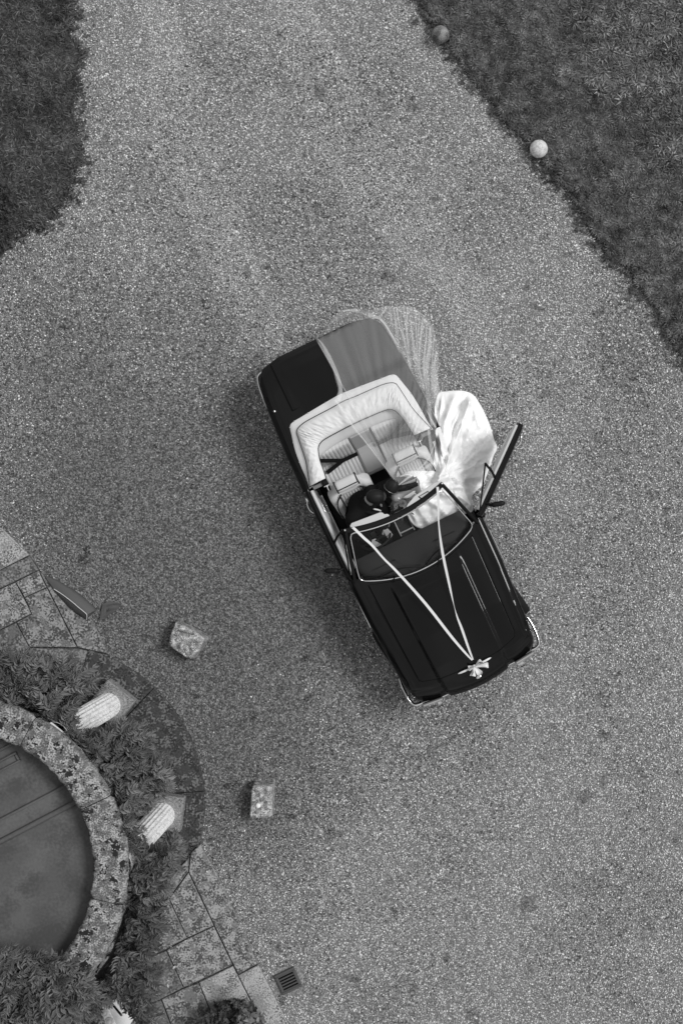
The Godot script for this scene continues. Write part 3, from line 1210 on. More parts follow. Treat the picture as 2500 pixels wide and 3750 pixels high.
func fluted_pad(c: Vector3, wide: Vector3, deep: Vector3, up: Vector3, rolls: int, m: Material, called: String, parent: Node, flute := 0.18) -> void:
	# a cushion whose top is sewn into parallel rolls
	var rows := []
	var nd := 14
	for i in nd + 1:
		var q := lerpf(-1.0, 1.0, float(i) / nd)
		var row := PackedVector3Array()
		var edge := pow(maxf(0.0, 1.0 - pow(absf(q), 6.0)), 0.5)
		for k in range(-1, rolls * 6 + 2):
			var u := clampf(float(k) / (rolls * 6), 0.0, 1.0)
			var h := edge * (1.0 - flute + flute * sqrt(absf(sin(u * PI * rolls))))
			if k < 0 or k > rolls * 6: h = -1.0
			row.append(c + wide * lerpf(-1, 1, u) + deep * q + up * h)
		rows.append(row)
	var mb := MB.new()
	mb.grid(rows)
	put(mb, called, m, parent)

func car() -> void:
	var c := thing("convertible_car", car_xf, "black open-topped convertible with pale leather seats and ribbon on its bonnet", "car")
	# ---- body shells
	put(body_loft(0.5, 2.335, 60, true), "front_body", M.paint, c)
	put(body_loft(-2.31, -1.0, 44, false), "rear_body", M.paint, c)
	# ---- bonnet and boot lid
	put(panel(func(z): return 0.695 - 0.045 * (z - 0.8) / 1.2, func(x): return glass_base(x) + 0.035 + 0.03 * pow(absf(x) / 0.7, 4.0), func(x): return 2.05 - 0.10 * pow(absf(x) / 0.65, 3.0), 0.004, 90, 60), "bonnet", M.paint, c)
	for sg in [-1.0, 1.0]:
		# washer jets
		var wj := MB.new()
		wj.box(Transform3D(Basis(), Vector3(sg * 0.22, 0.925, 0.79)), Vector3(0.03, 0.012, 0.02), 0.004)
		put(wj, "washer_jet", M.black, c)
	put(panel(func(_z): return 0.60, func(_x): return -2.265, func(x): return -1.765 + 0.12 * smoothstep(0.44, 0.445, absf(x)), 0.004, 90, 30), "boot_lid", M.paint, c)
	# rubber seals, near black to paint in the shade of the gaps round the two lids
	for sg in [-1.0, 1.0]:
		put(seam(car_path([[sg * 0.602, -2.27], [sg * 0.602, -1.645]], 0.003), 0.0045), "lid_seal_shade", M.pit, c)
		put(seam(car_path([[sg * 0.602, -1.645], [sg * 0.442, -1.645], [sg * 0.44, -1.765]], 0.003), 0.0045), "lid_seal_shade", M.pit, c)
		put(seam(car_path([[sg * 0.70, 0.84], [sg * 0.652, 1.90]], 0.003), 0.0045), "lid_seal_shade", M.pit, c)
	put(seam(car_path([[-0.44, -1.765], [0.44, -1.765]], 0.003), 0.0045), "lid_seal_shade", M.pit, c)
	put(seam(car_path([[-0.652, 1.90], [-0.62, 1.965], [-0.4, 2.03], [0.0, 2.052], [0.4, 2.03], [0.62, 1.965], [0.652, 1.90]], 0.003), 0.0045), "lid_seal_shade", M.pit, c)
	# ---- badge
	var bd := MB.new()
	bd.lathe(PackedVector2Array([Vector2(0.0, 0.012), Vector2(0.02, 0.011), Vector2(0.034, 0.006), Vector2(0.038, 0.0)]), 24, Vector3.ZERO)
	var bo := put(bd, "bonnet_badge", M.chrome, c)
	bo.transform = Transform3D(Basis(Vector3.RIGHT, 0.35).scaled_local(Vector3(1, 1, 0.55)), Vector3(0.02, car_top(0.02, 2.215) + 0.006, 2.215))
	var ab := MB.new()
	ab.lathe(PackedVector2Array([Vector2(0.0, 0.02), Vector2(0.012, 0.018), Vector2(0.018, 0.008), Vector2(0.019, -0.01)]), 16, Vector3(-0.795, car_top(-0.795, -1.735), -1.735))
	put(ab, "aerial_base", M.chrome, c)
	# ---- bumpers
	for part in ["front", "rear"]:
		var path := PackedVector3Array()
		if part == "front":
			for q in [[-0.872, 1.84], [-0.885, 1.95], [-0.882, 2.09], [-0.86, 2.19], [-0.81, 2.225], [-0.7, 2.232], [-0.56, 2.262], [-0.42, 2.268], [-0.25, 2.27], [0, 2.275], [0.25, 2.27], [0.42, 2.268], [0.56, 2.262], [0.7, 2.232], [0.81, 2.225], [0.86, 2.19], [0.882, 2.09], [0.885, 1.95], [0.872, 1.84]]:
				path.append(Vector3(q[0], 0.52, q[1]))
		else:
			for q in [[-0.885, -1.85], [-0.87, -2.05], [-0.845, -2.19], [-0.79, -2.265], [-0.6, -2.285], [0, -2.295], [0.6, -2.285], [0.79, -2.265], [0.845, -2.19], [0.87, -2.05], [0.885, -1.85]]:
				path.append(Vector3(q[0], 0.52, q[1]))
		var mb := MB.new()
		mb.tube(smooth_path(path, 4), 0.034, 10, false, true, Vector3(0.62, 1.3, 0))
		put(mb, part + "_bumper", M.chrome, c)
	for sg in [-1.0, 1.0]:
		var mb := MB.new()
		mb.box(Transform3D(Basis(Vector3.UP, sg * 0.12), Vector3(sg * 0.555, 0.55, 2.305)), Vector3(0.06, 0.22, 0.075), 0.018)
		var o := put(mb, "overrider", M.chrome, c)
		var rb := MB.new()
		rb.box(Transform3D(Basis(Vector3.UP, sg * 0.12), Vector3(sg * 0.558, 0.50, 2.348)), Vector3(0.05, 0.16, 0.03), 0.008)
		put(rb, "rubber_buffer", M.rubber, o)
		# bright strip along each side, and the lamp in each front corner
		var st := MB.new()
		st.box(Transform3D(Basis(Vector3.UP, -sg * 0.006), Vector3(sg * 0.912, 0.60, 0.895)), Vector3(0.014, 0.022, 0.46), 0.004)
		put(st, "side_strip", M.chrome, c)
		var lp := MB.new()
		lp.box(Transform3D(Basis(Vector3.UP, sg * 0.1), Vector3(sg * 0.62, 0.635, 2.262)), Vector3(0.26, 0.13, 0.04), 0.012)
		put(lp, "headlight", M.rim, c)
		wheel(c, Vector3(sg * 0.795, 0.33, 1.5), 0.17, sg)
		wheel(c, Vector3(sg * 0.80, 0.33, -1.09), 0.0, sg)
	# ---- floor, bulkheads, sills
	var fl := MB.new()
	fl.box(Transform3D(Basis(), Vector3(0, 0.18, -0.2)), Vector3(1.52, 0.04, 2.0))
	put(fl, "floor_pan", M.carpet, c)
	var bh := MB.new()
	bh.box(Transform3D(Basis(), Vector3(0, 0.48, 0.73)), Vector3(1.4, 0.6, 0.03))
	put(bh, "bulkhead", M.carpet, c)
	var rb2 := MB.new()
	rb2.box(Transform3D(Basis(), Vector3(0, 0.5, -1.40)), Vector3(1.4, 0.62, 0.03))
	put(rb2, "bulkhead", M.carpet, c)
	for sg in [-1.0, 1.0]:
		var sl := MB.new()
		sl.box(Transform3D(Basis(), Vector3(sg * 0.80, 0.28, -0.11)), Vector3(0.13, 0.18, 1.23), 0.02)
		put(sl, "sill", M.paint, c)
		var sc := MB.new()
		sc.box(Transform3D(Basis(), Vector3(sg * 0.785, 0.374, -0.11)), Vector3(0.06, 0.008, 1.0), 0.002)
		put(sc, "scuff_plate", M.chrome, c)
		# trim on the quarter beside the rear seat
		var qt := MB.new()
		qt.box(Transform3D(Basis(), Vector3(sg * 0.655, 0.58, -1.0)), Vector3(0.05, 0.56, 0.62), 0.02)
		put(qt, "quarter_trim", M.leather_dull, c)
		# body side behind the quarter, down from the hood cover
		var post := MB.new()
		post.box(Transform3D(Basis(), Vector3(sg * 0.79, 0.55, -0.735)), Vector3(0.16, 0.5, 0.035), 0.01)
		put(post, "door_post", M.black, c)
	# ---- dash, console, wheel
	var ds := []
	for i in 9:
		var q := i / 8.0
		var z := lerpf(0.30, 0.73, q)
		var wx := 0.72 if z < 0.5 else 0.72 * sqrt(maxf(0.0, (0.75 - z) / 0.25))
		ds.append([Vector3(0, 0.70 + 0.02 * q, z), Vector3.RIGHT * maxf(0.1, wx), Vector3.UP * (0.085 if q > 0.1 else 0.07)])
	put(superloft(ds, 40, 5.0), "dashboard", M.dash, c)
	for sg in [-1.0, 1.0]:
		var ins := MB.new()
		ins.box(Transform3D(Basis(), Vector3(sg * 0.4 - 0.02, 0.802, 0.50)), Vector3(0.3, 0.006, 0.012), 0.002)
		put(ins, "demister_vent", M.black, c)
	var tn := MB.new()
	tn.box(Transform3D(Basis(), Vector3(0, 0.35, -0.02)), Vector3(0.24, 0.30, 0.84), 0.03)
	put(tn, "centre_console", M.dash, c)
	var tf := MB.new()
	tf.box(Transform3D(Basis(), Vector3(-0.09, 0.53, 0.13)), Vector3(0.016, 0.02, 0.30), 0.004)
	tf.box(Transform3D(Basis(), Vector3(0.09, 0.53, 0.13)), Vector3(0.016, 0.02, 0.30), 0.004)
	tf.box(Transform3D(Basis(), Vector3(0.0, 0.531, 0.24)), Vector3(0.164, 0.02, 0.018), 0.004)
	put(tf, "console_trim", M.leather_dull, c)
	var gk := MB.new()
	gk.tube(PackedVector3Array([Vector3(0.0, 0.5, 0.07), Vector3(0.0, 0.62, 0.06)]), 0.008, 8)
	gk.lathe(PackedVector2Array([Vector2(0.0, 0.655), Vector2(0.022, 0.65), Vector2(0.031, 0.63), Vector2(0.024, 0.61), Vector2(0.0, 0.605)]), 16, Vector3(0, 0, 0.06))
	put(gk, "gear_lever", M.black, c)
	var sw := MB.new()
	var ring := PackedVector3Array()
	var sx := Transform3D(Basis(Vector3.RIGHT, -0.95), Vector3(-0.37, 0.74, 0.17))
	for k in 40:
		ring.append(sx * Vector3(cos(TAU * k / 40) * 0.185, 0, sin(TAU * k / 40) * 0.185))
	sw.tube(ring, 0.013, 8, true)
	sw.box(sx, Vector3(0.36, 0.02, 0.06), 0.008)
	put(sw, "steering_wheel", M.black, c)
	# ---- rear seat with belts
	for sg in [-1.0, 1.0]:
		fluted_pad(Vector3(sg * 0.385, 0.43, -0.78), Vector3(0.235, 0, 0), Vector3(0, 0.0, 0.21), Vector3(0, 0.07, 0), 10, M.leather, "rear_cushion", c)
		fluted_pad(Vector3(sg * 0.385, 0.63, -1.02), Vector3(0.235, 0, 0), Vector3(0, 0.19, -0.075), Vector3(0, 0.045, 0.07), 10, M.leather, "rear_backrest", c, 0.10)
		var bl := MB.new()
		var o := Vector3(sg * 0.33, 0.575, -0.87)
		for q in [[Vector3(sg * 0.57, 0.86, -0.97), o], [o, Vector3(sg * 0.13, 0.56, -0.87)], [o, Vector3(sg * 0.57, 0.53, -0.82)]]:
			var d: Vector3 = (q[1] - q[0]).normalized()
			var s: Vector3 = d.cross(Vector3(0, 0.7, 0.7)).normalized() * 0.030
			var n: Vector3 = s.cross(d).normalized() * 0.004
			bl.quad(q[0] - s, q[0] + s, q[1] + s, q[1] - s)
			bl.quad(q[0] - s + n, q[0] + s + n, q[1] + s + n, q[1] - s + n)
		put(bl, "seat_belt", M.belt, c)
	var md := MB.new()
	md.box(Transform3D(Basis(), Vector3(-0.01, 0.39, -0.78)), Vector3(0.27, 0.22, 0.42), 0.03)
	put(md, "rear_armrest", M.leather_dull, c)
	var mb2 := MB.new()
	mb2.box(Transform3D(Basis(Vector3.RIGHT, -0.4), Vector3(0, 0.63, -1.03)), Vector3(0.3, 0.40, 0.1), 0.03)
	put(mb2, "rear_centre_panel", M.leather_dull, c)
	# parcel shelf roll between rear seat and hood cover
	var sh := []
	for i in 15:
		var x := lerpf(-0.60, 0.60, i / 14.0)
		sh.append([Vector3(x, 0.83, -1.20 + 0.08 * pow(absf(x) / 0.6, 3.0)), Vector3(0, -0.02, 0.13), Vector3(0, 0.06, 0)])
	put(superloft(sh, 24, 2.4), "parcel_shelf", M.leather, c)
	seat(c, -0.386)
	seat(c, 0.386)
	hood_cover(c)
	windscreen(c)
	doors(c)

func hood_cover(c: Node) -> void:
	# folded hood under a padded cover: U-shaped, open to the front
	var outer := []
	var pipe := []
	var inner := []
	for q in [[1132, 1790], [1120, 1752], [1100, 1705], [1080, 1650], [1068, 1600], [1061, 1562], [1072, 1545], [1100, 1528], [1150, 1498], [1196, 1471], [1246, 1443]]:
		outer.append(L(q[0], q[1], 0.93))
	for q in [[1133, 1783], [1127, 1736], [1118, 1684], [1100, 1629], [1088, 1592], [1086, 1578], [1094, 1564], [1116, 1546], [1158, 1523], [1212, 1495], [1256, 1470]]:
		pipe.append(L(q[0], q[1], 0.96))
	for q in [[1194, 1752], [1184, 1720], [1172, 1687], [1166, 1650], [1168, 1633], [1176, 1620], [1188, 1610], [1210, 1597], [1240, 1581], [1270, 1565], [1297, 1552]]:
		inner.append(L(q[0], q[1], 0.93))
	var full := []
	for set_ in [outer, pipe, inner]:
		var a := PackedVector3Array()
		for i in set_.size():
			a.append(Vector3(-absf(set_[i].x), set_[i].y, set_[i].z) if i < set_.size() - 1 else Vector3(0, set_[i].y, set_[i].z))
		for i in range(set_.size() - 2, -1, -1):
			a.append(Vector3(absf(set_[i].x), set_[i].y, set_[i].z))
		full.append(smooth_path(a, 9))
	var n: int = full[0].size()
	var wr := noise(401, 5.0, FastNoiseLite.TYPE_SIMPLEX_SMOOTH, 3)
	var rows := []
	for i in n:
		var o: Vector3 = full[0][i]
		var p: Vector3 = full[1][i]
		var q: Vector3 = full[2][i]
		var row := PackedVector3Array()
		var yb := car_top(clampf(o.x, -0.84, 0.84), o.z) + 0.006
		row.append(Vector3(o.x, yb - 0.01, o.z))
		row.append(Vector3(o.x, yb + 0.006, o.z))
		row.append(o.lerp(p, 0.5) * Vector3(1, 0, 1) + Vector3.UP * (yb + 0.02))
		row.append(Vector3(p.x, yb + 0.04, p.z))
		for k in 14:
			var u := (k + 1) / 14.0
			var w := p.lerp(q, u)
			var puff := pow(sin(minf(1.0, u * 1.02) * PI), 0.55) * 0.065
			# creases that run across the pad
			var s := i * 0.062
			var cr := wr.get_noise_2d(s * 1.1 + u * 0.25, u * 0.5) * 0.022 + wr.get_noise_2d(s * 3.1 + u * 0.5, 9.0 + u) * 0.005
			row.append(Vector3(w.x, lerpf(yb + 0.04, 0.955, u) + puff + cr * sin(u * PI), w.z))
		row.append(Vector3(q.x, 0.92, q.z))
		row.append(Vector3(q.x * 1.03, 0.85, q.z - 0.03))
		rows.append(row)
	var mb := MB.new()
	mb.grid(rows)
	var e0: PackedVector3Array = rows[0]
	var e1: PackedVector3Array = rows[n - 1]
	mb.fan(e0, (e0[2] + e0[12]) * 0.5)
	mb.fan(e1, (e1[2] + e1[12]) * 0.5)
	var hc := put(mb, "hood_cover", M.cover, c)
	var a := PackedVector3Array()
	var b := PackedVector3Array()
	for i in n:
		a.append(rows[i][3] + Vector3(0, 0.004, 0))
		b.append(rows[i][17] + Vector3(0, 0.003, 0))
	var pm := MB.new()
	pm.tube(a, 0.006, 6)
	put(pm, "piping", M.piping, hc)
	pm = MB.new()
	pm.tube(b, 0.006, 6)
	put(pm, "piping", M.piping, hc)
	for e in [0, n - 1]:
		pm = MB.new()
		var arr := PackedVector3Array()
		for k in range(3, 18):
			arr.append(rows[e][k] + Vector3(0, 0.003, 0.003))
		pm.tube(arr, 0.006, 6)
		put(pm, "piping", M.piping, hc)
	for k in range(8, n - 8, 12):
		var sn := MB.new()
		var at: Vector3 = rows[k][1]
		sn.lathe(PackedVector2Array([Vector2(0, 0.008), Vector2(0.007, 0.006), Vector2(0.009, 0)]), 10, at)
		put(sn, "press_stud", M.rim, hc)
	# hinge plates and latches at the two front ends
	for sg in [-1.0, 1.0]:
		var hp := MB.new()
		hp.box(Transform3D(Basis(Vector3.UP, 0), Vector3(sg * 0.72, 0.90, -0.70)), Vector3(0.12, 0.02, 0.045), 0.006)
		put(hp, "hood_hinge", M.trim, c)
		var lt := MB.new()
		lt.box(Transform3D(Basis(), Vector3(sg * 0.62, 0.92, -0.70)), Vector3(0.07, 0.05, 0.07), 0.012)
		lt.tube(PackedVector3Array([Vector3(sg * 0.61, 0.93, -0.67), Vector3(sg * 0.61, 0.93, -0.59)]), 0.02, 8)
		put(lt, "hood_latch", M.black, c)
		var lc := MB.new()
		lc.box(Transform3D(Basis(), Vector3(sg * 0.615, 0.955, -0.655)), Vector3(0.07, 0.01, 0.014), 0.003)
		lc.box(Transform3D(Basis(), Vector3(sg * 0.615, 0.955, -0.62)), Vector3(0.016, 0.012, 0.06), 0.003)
		put(lc, "hood_catch", M.chrome, c)

func screen_pt(u: float, q: float) -> Vector3:
	# the windscreen: u across from -1 to 1, q up from cowl to header
	var xb := u * 0.775
	var xt := u * 0.605
	var b := Vector3(xb, 0.895, glass_base(xb) + 0.005)
	var t := Vector3(xt, 1.225, 0.045 - 0.09 * pow(u, 2.0))
	var p := b.lerp(t, q)
	p.y += 0.035 * sin(q * PI)
	return p

func windscreen(c: Node) -> void:
	var rows := []
	for i in 11:
		var row := PackedVector3Array()
		for k in 31:
			row.append(screen_pt(lerpf(-0.985, 0.985, k / 30.0), lerpf(0.01, 0.97, i / 10.0)))
		rows.append(row)
	var g := MB.new()
	g.grid(rows)
	var o := put(g, "windscreen", M.glass, c)
	# bright trim round the glass
	var tr := PackedVector3Array()
	for k in 25: tr.append(screen_pt(lerpf(-0.90, 0.90, k / 24.0), 0.962))
	for q in [[0.95, 0.945], [0.972, 0.90]]: tr.append(screen_pt(q[0], q[1]))
	for k in range(1, 8): tr.append(screen_pt(0.98, lerpf(0.86, 0.12, k / 7.0)))
	for q in [[0.975, 0.06], [0.95, 0.02]]: tr.append(screen_pt(q[0], q[1]))
	for k in 25: tr.append(screen_pt(lerpf(0.90, -0.90, k / 24.0), 0.0))
	for q in [[-0.95, 0.02], [-0.975, 0.06]]: tr.append(screen_pt(q[0], q[1]))
	for k in range(1, 8): tr.append(screen_pt(-0.98, lerpf(0.12, 0.86, k / 7.0)))
	for q in [[-0.972, 0.90], [-0.95, 0.945]]: tr.append(screen_pt(q[0], q[1]))
	var tm := MB.new()
	for i in tr.size(): tr[i] += Vector3(0, 0.012, 0.004)
	tm.tube(tr, 0.0085, 6, true)
	put(tm, "chrome_trim", M.chrome, o)
	# header rail and pillars
	var hd := MB.new()
	var hp := []
	for k in 25:
		var u := lerpf(-1.05, 1.05, k / 24.0)
		var p := screen_pt(u, 1.0) + Vector3(0, -0.008, -0.014)
		hp.append([p, Vector3(0, 0.006, 0.032), Vector3(0, 0.02, 0)])
	hd = superloft(hp, 16, 3.0)
	put(hd, "header_rail", M.black, c)
	for sg in [-1.0, 1.0]:
		var pp := []
		for k in 9:
			var q := lerpf(-0.08, 1.0, k / 8.0)
			var p := screen_pt(sg * 1.035, q) + Vector3(sg * 0.004, -0.012, -0.012)
			pp.append([p, Vector3(sg * 0.026, 0, 0.012), Vector3(0, 0.022, 0.012)])
		put(superloft(pp, 14, 2.6), "windscreen_pillar", M.black, c)
		# corner catch
		var kc := MB.new()
		kc.lathe(PackedVector2Array([Vector2(0.0, 0.014), Vector2(0.012, 0.010), Vector2(0.015, 0)]), 12, Vector3(sg * 0.632, 1.235, -0.075))
		put(kc, "catch", M.chrome, c)
	# wipers
	for w in [[-0.42, 0.63, 0.10, 0.60], [0.16, 0.70, 0.62, 0.54]]:
		var wm := MB.new()
		var pth := PackedVector3Array()
		for k in 9:
			var u := k / 8.0
			var uu := lerpf(w[0] - 0.12, w[2] - 0.12, u) / 0.775
			pth.append(screen_pt(uu, 0.06 + 0.10 * sin(u * PI)) + Vector3(0, 0.02, 0.01))
		wm.tube(pth, 0.009, 6)
		wm.tube(PackedVector3Array([Vector3(w[0], 0.915, w[1] + 0.1), pth[4] + Vector3(0, 0.012, 0)]), 0.007, 6)
		put(wm, "wiper", M.black, c)
	# sun visors folded up against the header
	var v1 := PackedVector2Array()
	for q in [[1281, 1925], [1286, 1916], [1391, 1876], [1399, 1877], [1406, 1883], [1418, 1882], [1424, 1886], [1428, 1895], [1320, 1938], [1284, 1946]]:
		var p := L(q[0], q[1], 1.215)
		v1.append(Vector2(p.x, p.z))
	var vm := MB.new()
	vm.prism(v1, 1.195, 1.218, 0.006)
	put(vm, "sun_visor", M.leather, c)
	var v2 := PackedVector2Array()
	for q in [[1487, 1856], [1492, 1846], [1516, 1817], [1590, 1767], [1604, 1764], [1611, 1769], [1616, 1781], [1597, 1800], [1533, 1836], [1491, 1862]]:
		var p := L(q[0], q[1], 1.215)
		v2.append(Vector2(p.x, p.z))
	vm = MB.new()
	vm.prism(v2, 1.195, 1.218, 0.006)
	var vo := put(vm, "sun_visor", M.leather, c)
	var mir := MB.new()
	var mp := PackedVector2Array()
	for q in [[1535, 1818], [1566, 1801], [1570, 1808], [1543, 1825]]:
		var p := L(q[0], q[1], 1.22)
		mp.append(Vector2(p.x, p.z))
	mir.prism(mp, 1.217, 1.2215, 0.001)
	put(mir, "vanity_mirror", M.chrome, vo)
	var mf := MB.new()
	var mq := PackedVector2Array()
	for q in [[1529, 1819], [1566, 1797], [1574, 1809], [1543, 1831]]:
		var p := L(q[0], q[1], 1.22)
		mq.append(Vector2(p.x, p.z))
	mf.prism(mq, 1.2165, 1.2195, 0.001)
	put(mf, "mirror_frame", M.piping, vo)
	var mr := MB.new()
	mr.box(Transform3D(Basis(Vector3.RIGHT, 0.3), Vector3(0.0, 1.15, -0.02)), Vector3(0.2, 0.05, 0.02), 0.01)
	put(mr, "rear_view_mirror", M.black, c)

func door_shell(parent: Node, hinge: Vector3, sg: float, turn: float) -> Node3D:
	# a door built along -z from its hinge; sg is the side (+1 the side of the picture's right)
	var d := Node3D.new()
	d.name = "door"
	parent.add_child(d, true)
	d.transform = Transform3D(Basis(Vector3.UP, turn), hinge)
	var LEN := 1.21
	var rows := []
	for i in 25:
		var q := i / 24.0
		var z := -LEN * q
		var e := 0.012 * smoothstep(0.03, 0.0, minf(q, 1.0 - q))
		var row := PackedVector3Array()
		for p in [[-0.075, 0.84], [-0.072, 0.878], [-0.045, 0.886], [-0.02, 0.872], [-0.006, 0.82], [0.0, 0.64], [-0.006, 0.5], [-0.03, 0.36], [-0.06, 0.26], [-0.10, 0.25]]:
			row.append(Vector3(sg * (p[0] - e + 0.004 * sin(q * PI)), p[1], z))
		rows.append(row)
	var mb := MB.new()
	mb.grid(rows)
	for e in [0, 24]:
		mb.fan(rows[e], Vector3(sg * -0.06, 0.6, rows[e][0].z))
	put(mb, "outer_panel", M.paint, d)
	# crease and waist seal
	var ws := MB.new()
	ws.box(Transform3D(Basis(), Vector3(sg * -0.056, 0.890, -LEN * 0.5)), Vector3(0.012, 0.012, LEN * 0.97), 0.003)
	put(ws, "waist_seal", M.rubber, d)
	# pale padded inner trim: rolled top, panel, armrest
	var tr := []
	for i in 25:
		var q := i / 24.0
		var z := lerpf(-0.06, -LEN + 0.03, q)
		var row := PackedVector3Array()
		for p in [[-0.074, 0.865], [-0.082, 0.884], [-0.098, 0.888], [-0.112, 0.878], [-0.119, 0.85], [-0.122, 0.78], [-0.12, 0.68], [-0.118, 0.60], [-0.116, 0.5], [-0.116, 0.36], [-0.11, 0.28], [-0.10, 0.26]]:
			var arm := 0.0
			if p[1] < 0.66 and p[1] > 0.45:
				arm = 0.02 * smoothstep(0.3, 0.4, q) * smoothstep(0.98, 0.9, q)
			row.append(Vector3(sg * (p[0] - arm), p[1], z))
		tr.append(row)
	var tm := MB.new()
	tm.grid(tr)
	for e in [0, 24]:
		tm.fan(tr[e], Vector3(sg * -0.11, 0.6, tr[e][0].z))
	put(tm, "inner_trim", M.leather, d)
	var pm := MB.new()
	pm.tube(PackedVector3Array([Vector3(sg * -0.130, 0.80, -0.88), Vector3(sg * -0.134, 0.80, -0.98), Vector3(sg * -0.132, 0.79, -1.06)]), 0.006, 6)
	put(pm, "door_release", M.chrome, d)
	# pull handle outside
	var hm := MB.new()
	hm.box(Transform3D(Basis(), Vector3(sg * 0.012, 0.735, -LEN + 0.10)), Vector3(0.028, 0.05, 0.05), 0.008)
	hm.tube(smooth_path(PackedVector3Array([Vector3(sg * 0.014, 0.735, -LEN + 0.12), Vector3(sg * 0.034, 0.735, -LEN + 0.16), Vector3(sg * 0.034, 0.735, -LEN + 0.23), Vector3(sg * 0.01, 0.735, -LEN + 0.28)]), 4), 0.011, 8)
	put(hm, "door_handle", M.chrome, d)
	# quarter light: a fixed triangular pane in a black frame
	var a := Vector3(sg * -0.062, 0.885, -0.03)
	var b := Vector3(sg * -0.075, 0.885, -0.50)
	var t := Vector3(sg * -0.25, 1.205, -0.585)
	var fm := MB.new()
	fm.tube(PackedVector3Array([a, t]), 0.010, 6)
	fm.tube(PackedVector3Array([b, b.lerp(t, 0.5) + Vector3(sg * 0.02, 0, 0), t]), 0.015, 6)
	var ql := put(fm, "quarter_light", M.black, d)
	var pg := MB.new()
	pg.tri(a, b, t)
	put(pg, "pane", M.glass, ql)
	# mirror on a short arm
	var mm := MB.new()
	mm.tube(PackedVector3Array([Vector3(sg * -0.04, 0.885, -0.17), Vector3(sg * 0.03, 0.92, -0.17)]), 0.018, 8)
	var sec := []
	var m0 := Vector3(sg * 0.02, 0.935, -0.17)
	var dir := Vector3(sg * 0.985, 0, 0.17)
	if sg > 0.0: dir = Vector3(0.83, 0, -0.56)
	if sg < 0.0: dir = Vector3(-0.9, 0, -0.43)
	for k in 9:
		var q := k / 8.0
		var s := pow(maxf(0.05, 1.0 - pow(absf(q * 2 - 1), 6.0)), 0.4)
		sec.append([m0 + dir * (q * 0.175), dir.cross(Vector3.UP) * 0.032 * s, Vector3.UP * 0.05 * s])
	mm.v.append_array(PackedVector3Array())
	put(superloft(sec, 20, 3.0), "door_mirror", M.black, d)
	put(mm, "mirror_arm", M.black, d)
	return d

func doors(c: Node) -> void:
	var d1 := door_shell(c, Vector3(-0.908, 0, 0.495), -1.0, 0.0)
	d1.set_meta("label", "closed door on the driver's side")
	var d2 := door_shell(c, Vector3(0.905, 0, 0.50), 1.0, -0.875)
	d2.set_meta("label", "open door beside the white dress")
	# hinge strap of the open door
	var hm := MB.new()
	hm.box(Transform3D(Basis(Vector3.UP, -0.4), Vector3(0.90, 0.6, 0.47)), Vector3(0.10, 0.14, 0.06), 0.01)
	put(hm, "door_hinge", M.black, c)

# ---------------------------------------------------------------- people
func smin(a: float, b: float, k: float) -> float:
	var h := maxf(k - absf(a - b), 0.0) / k
	return minf(a, b) - h * h * k * 0.25

func bone_dist(p: Vector3, b: Array) -> float:
	if b[1] is Basis:           # [centre, basis, radii]: an ellipsoid
		var q: Vector3 = (p - b[0]) * b[1]
		var r: Vector3 = b[2]
		var k0 := (q / r).length()
		var k1 := (q / (r * r)).length()
		return k0 * (k0 - 1.0) / maxf(k1, 1e-5)
	var ab: Vector3 = b[1] - b[0]   # [from, to, radius, radius]: a tapered limb
	var t := clampf((p - b[0]).dot(ab) / maxf(ab.length_squared(), 1e-8), 0.0, 1.0)
	return p.distance_to(b[0] + ab * t) - lerpf(b[2], b[3], t)

